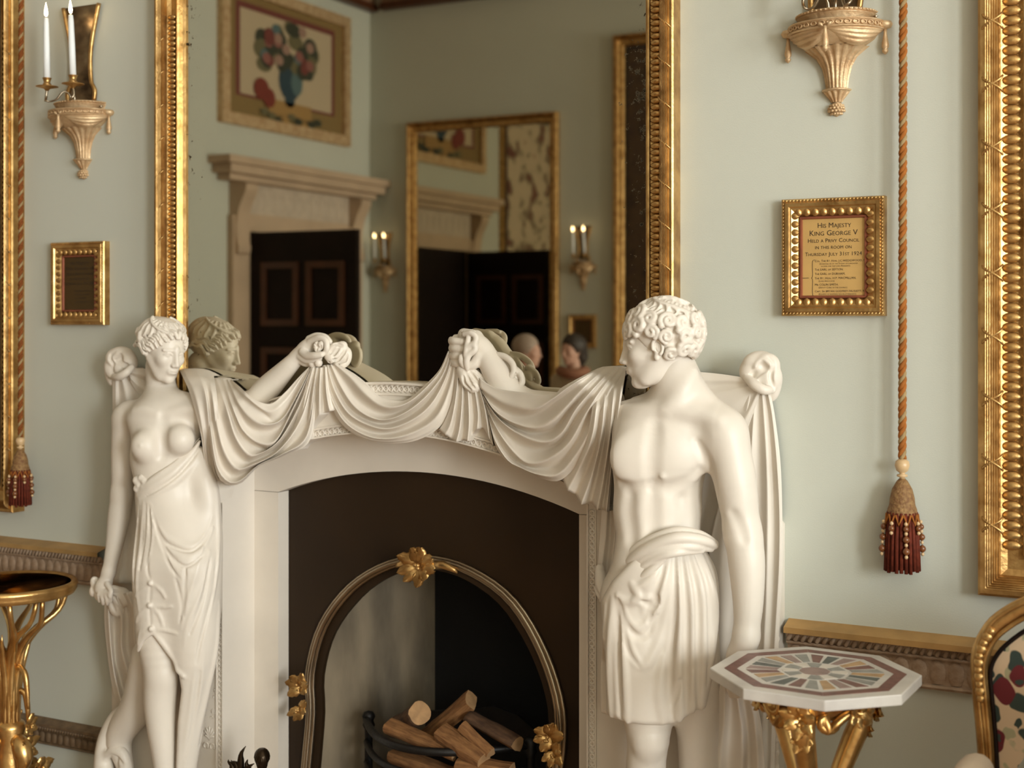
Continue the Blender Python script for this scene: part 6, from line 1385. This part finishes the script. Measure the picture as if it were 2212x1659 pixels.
# ------------------------------------------------------------------ far side of the room, seen in the mirror
def WL(px, py):
    """place on the left-hand wall whose reflection shows at this point of the frame: (y, z)"""
    a = (px-1106)/F; t = (X0-XC)/(-SN+a*CS); return -(-CD+t*(CS+a*SN)), ZC-(py-YH)/F*t
def door_set(n, yc, ajar, lab):
    """doorcase with consoles, frieze and cornice on the left wall, dark panelled door"""
    d = struct(empty('door_%d' % n, (X0, yc, 0)))
    for s in (-1, 1):
        a, b = sorted((s*.69, s*.90)); box('architrave', 0, .06, a, b, 0, 2.42, M['tan'], d, .004); box('inner_architrave', 0, .04, *sorted((s*.66, s*.69)), 0, 2.36, M['tan'], d)
        C = catmull([(.05, 2.10), (.10, 2.14), (.085, 2.20), (.07, 2.32), (.10, 2.48), (.16, 2.60), (.17, 2.66), (.08, 2.68)], 16)
        link('console', prism_me([(x, z) for x, z in C]+[(.0, 2.68), (.0, 2.08)], s*.80-.075, s*.80+.075, 'y') if False else mesh_prism_y(C, s*.80-.075, s*.80+.075), M['tan'], d)
    box('head_architrave', 0, .05, -.69, .69, 2.30, 2.44, M['tan'], d); box('frieze', 0, .035, -.72, .72, 2.44, 2.68, M['stonecarve'], d)
    lf = leaf_me(.10, .17, .02); lf.transform(Matrix.Rotation(math.pi/2, 4, 'Z')); lf.materials.append(M['stonecarve'])
    for i in range(11): link('carved_leaf', lf, None, d, (.034, -.62+i*.124, 2.475))
    for (x1, h0, h1, e) in ((.13, 2.68, 2.73, 1.02), (.19, 2.73, 2.80, 1.08), (.22, 2.80, 2.86, 1.13)): box('cornice', 0, x1, -e, e, h0, h1, M['tan'], d, .006)
    lfm = empty('hinge'); bpy.data.objects.remove(lfm)
    # door leaf hung on its far side, standing ajar into the room
    W_ = .99; ang = ajar; hx, hy = .05, .66
    box('doorway_shade_sheet', .001, .012, -.66, .66, 0, 2.30, M['mahogany'], d)  # dark sheet over the solid wall, standing in for the unlit room beyond
    dl = box('door_leaf', -.03, .02, -W_, 0, .01, 2.29, M['mahogany'], d); dl.location = (hx, hy, 0); dl.rotation_euler.z = ang
    for (y0, y1) in ((-.46, -.11), (-.88, -.53)):
        for (z0, z1) in ((1.55, 2.05), (.75, 1.38), (.15, .60)):
            for q in (.02, -.044):
                link('panel_moulding', joined([box_me(q, q+.014, y0, y1, z0, z0+.05), box_me(q, q+.014, y0, y1, z1-.05, z1), box_me(q, q+.014, y0, y0+.05, z0+.05, z1-.05), box_me(q, q+.014, y1-.05, y1, z0+.05, z1-.05)]), M['mahogany_lip'], dl)
    return d
def mesh_prism_y(C, y0, y1):
    return prism_xz([(x, z) for x, z in C]+[(0, 2.68), (0, 2.08)], y0, y1)
def prism_xz(poly, y0, y1): return prism_me(poly, y0, y1, 'y')
door_set(1, -6.09, 1.53, '')
def overdoor(yc, label):
    """gilt-framed flower piece above a door"""
    o = empty('overdoor_picture', (X0, yc, 3.70), label, 'picture', None)
    w, h = .87, .57
    def rect(nm, y0, y1, z0, z1, x0, x1, m_): box(nm, x0, x1, y0, y1, z0, z1, M[m_], o)
    for (y0, y1, z0, z1) in ((-w, w, -h, -h+.09), (-w, w, h-.09, h), (-w, -w+.09, -h+.09, h-.09), (w-.09, w, -h+.09, h-.09)): rect('frame_side', y0, y1, z0, z1, 0, .06, 'oldgold')
    rect('border', -w+.09, w-.09, -h+.09, h-.09, 0, .02, 'pic_gold'); rect('border', -w+.20, w-.20, -h+.24, h-.15, .02, .022, 'pic_red'); rect('ground', -w+.25, w-.25, -h+.26, h-.20, .022, .024, 'pic_cream')
    def disc(nm, y, z, ry, rz, m_, lift=.026, n=14): link(nm, mesh_of([(lift, y+ry*math.cos(t), z+rz*math.sin(t)) for t in np.linspace(0, 2*math.pi, n+1)[:-1]], [tuple(range(n))]), M[m_], o)
    # facing +x: picture's left-to-right as the mirror shows it runs with -y
    disc('vase', -.02, -.12, .15, .17, 'pic_blue', .0272); disc('vase_foot', -.02, -.29, .07, .05, 'pic_blue', .028); disc('vase_light', -.12, -.12, .08, .11, 'pic_teal', .0273)
    rect('pedestal', -.32, .26, -.42, -.30, .024, .028, 'pic_ochre')
    R_ = random.Random(3)
    for i in range(26):
        a = R_.uniform(-.4, 3.5); r = R_.uniform(.05, .36); disc('foliage', -.02+r*1.2*math.cos(a), .02+r*.85*math.sin(a), R_.uniform(.06, .11), R_.uniform(.05, .085), R_.choice(('pic_green', 'pic_green', 'pic_olive')), .0275+i*.0001)
    for i in range(16):
        a = R_.uniform(-.3, 3.4); r = R_.uniform(.05, .38); disc('flower', -.06+r*1.2*math.cos(a), .02+r*.85*math.sin(a), .055, .045, R_.choice(('pic_pink', 'pic_rose', 'pic_pink', 'pic_red', 'pic_teal')), .031+i*.0001)
    disc('flower', .26, .20, .07, .07, 'pic_red', .034); disc('fruit', .36, -.24, .10, .09, 'pic_crimson', .034); disc('fruit', .26, -.30, .08, .08, 'pic_crimson', .0342)
    for i in range(9): disc('garland', -.40+i*.09, -.42-.05*math.sin(i*.8)**2, .06, .03, R_.choice(('pic_green', 'pic_olive', 'pic_ochre')), .035)
    return o
for k, c in dict(pic_gold=(.22, .14, .045), pic_red=(.15, .035, .025), pic_cream=(.47, .37, .24), pic_blue=(.02, .045, .06), pic_teal=(.08, .13, .13), pic_ochre=(.33, .19, .06), pic_green=(.035, .038, .02), pic_olive=(.13, .11, .05), pic_pink=(.30, .18, .13), pic_rose=(.24, .09, .07), pic_crimson=(.17, .025, .012)).items(): M[k] = mat(k, c, .6)
overdoor(-5.94, 'gilt framed flower vase picture above the door, mirrored beside the far corner')
tapestry(-4.68, -2.3, .9, 4.05, 'tall cream and red tapestry in a gilt frame, seen twice reflected in the far mirror', facing=0, bead='', k=1.0)
# mirror on the opposite wall
om = empty('pier_mirror', (0, Y0, .9), 'tall narrow gilt framed mirror between two lit sconces on the far wall', 'mirror'); om.rotation_euler.z = math.pi
gilt_frame(om, 2.951, 4.451, .9, 3.36, 'LRTB', 1.0, '')
glass(om, 3.035, 4.367, .08, 2.38, -.006, facing=-1)
sconce(-4.70, 'small far sconce with lit candles nearest the room corner in the mirror', 'nearest the reflected corner', 1.845, Y0, -1)
sconce(-2.727, 'small far sconce with lit candles above the heads of the visitors', 'above the visitors', 1.845, Y0, -1)
pq = plaque(2.73, 1.50, .25, .28, 'small dark framed plaque on the far wall behind the dark-haired visitor', [('His Majesty', .0165, 0, .058, C_)], 'plaque_dark', 'gold'); pq.location = (-2.73, Y0, 1.50); pq.rotation_euler.z = math.pi
tapestry(-2.44, .2, .9, 3.95, 'gilt framed dark panel on the far wall, reflected at the mirror edge', y=Y0, facing=-1, bead='', k=1.1, field=False)
# carpet
cp = link('carpet', box_me(-3.6, 3.2, -6.2, -.9, 0, .012), M['carpet']); tag(cp, 'large reddish brown carpet covering the middle of the floor', 'carpet')
# ------------------------------------------------------------------ visitors
def visitor(x, y, top, yaw, shirt, hair, label, long_hair=False, scarf=False):
    H = top/7.6; p = empty('person', (x, y, .0125), label, 'person', 'visitors'); k = top/1.72
    f = np.array([math.sin(yaw), -math.cos(yaw), 0]); r = np.array([math.cos(yaw), math.sin(yaw), 0]); u = np.array([0, 0, 1.])
    W_ = lambda a, b, c: a*k*r+b*k*f+c*k*u
    v = Vol((-.5, -.5, 0), (.5, .5, top+.05), .011); ax = np.array([r, f, u])
    hf_ = HeadFrame(W_(0, .03, 1.60), .225*k, math.degrees(yaw), 5); 
    v.cone(W_(0, 0, 1.36), W_(0, .02, 1.52), .055*k, .05*k, .03)
    for s in (-1, 1):
        v.chain([W_(s*.10, 0, .90), W_(s*.10, .02, .50), W_(s*.10, -.01, .09)], [.085*k, .062*k, .045*k], .03); v.chain([W_(s*.10, -.03, .05), W_(s*.11, .14, .03)], [.04*k, .032*k], .02)
        v.chain([W_(s*.19, 0, 1.36), W_(s*.24, -.01, 1.09), W_(s*.22, .12, .88)], [.055*k, .043*k, .033*k], .02)
        v.ell(W_(s*.215, .16, .81), np.array((.028, .022, .05))*k, ax, .01)
        for j in range(4): v.chain([W_(s*(.200+.012*j), .17, .78), W_(s*(.198+.012*j), .18, .71)], [.009*k, .008*k], .004)
        v.chain([W_(s*.19, .17, .83), W_(s*.175, .19, .77)], [.010*k, .009*k], .004)
    v.ell(W_(0, 0, 1.25), np.array((.185, .115, .20))*k, ax, .05); v.ell(W_(0, 0, .98), np.array((.165, .11, .17))*k, ax, .05)
    hv = Vol(tuple(hf_.c-.17), tuple(hf_.c+.17), .005); head(hv, hf_, True)
    me = vol_mesh([v, hv]); body = link('body', me, M['skin'], p)
    for m_ in (shirt, 'trousers', 'shoe'): me.materials.append(M[m_])
    co = np.zeros(len(me.vertices)*3); me.vertices.foreach_get('co', co); co = co.reshape(-1, 3); fi = np.zeros(len(me.polygons)*4, np.int32); me.polygons.foreach_get('vertices', fi); zc = co[fi.reshape(-1, 4)][:, :, 2].mean(1)/k
    hand = np.linalg.norm((co[fi.reshape(-1, 4)].mean(1)[:, :2])@np.array([r[:2], f[:2]]).T, axis=1)/k
    mi = np.where(zc > 1.46, 0, np.where(zc > .95, 1, np.where(zc > .10, 2, 3))); mi = np.where((zc < .90) & (zc > .6) & (hand > .20), 0, mi); me.polygons.foreach_set('material_index', mi.astype(np.int32))
    hh_ = Vol(tuple(hf_.c-.2), tuple(hf_.c+.2), .006); H_ = hf_.H; hh_.ell(hf_.p(-.10, 0, .15), np.array((.44, .38, .42))*H_, hf_.ax(), .01)
    hh_.ell(hf_.p(.32, 0, -.20), np.array((.30, .36, .42))*H_, hf_.ax(), .015, True)
    if long_hair: hh_.chain([hf_.p(-.25, 0, .1), hf_.p(-.34, 0, -.25), hf_.p(-.32, 0, -.45)], [.33*H_, .30*H_, .2*H_], .03)
    link('hair', vol_mesh([hh_]), M[hair], p)
    if scarf: link('scarf', tube_me([(W_(.10*math.cos(t), .02+.09*math.sin(t), 1.43+.01*math.sin(2*t))) for t in np.linspace(0, 2*math.pi, 17)[:-1]], .04*k, 8, closed=True), M['scarf'], p)
    return p
visitor(-1.786, -4.99, 1.49, R(200), 'shirtpale', 'hairdark', 'dark-haired visitor in a pale jacket and orange scarf reflected in the mirror', True, True)
visitor(-1.905, -4.48, 1.49, R(80), 'shirtpink', 'hairgrey', 'grey-haired visitor in a dull red top reflected beside the marble fist')
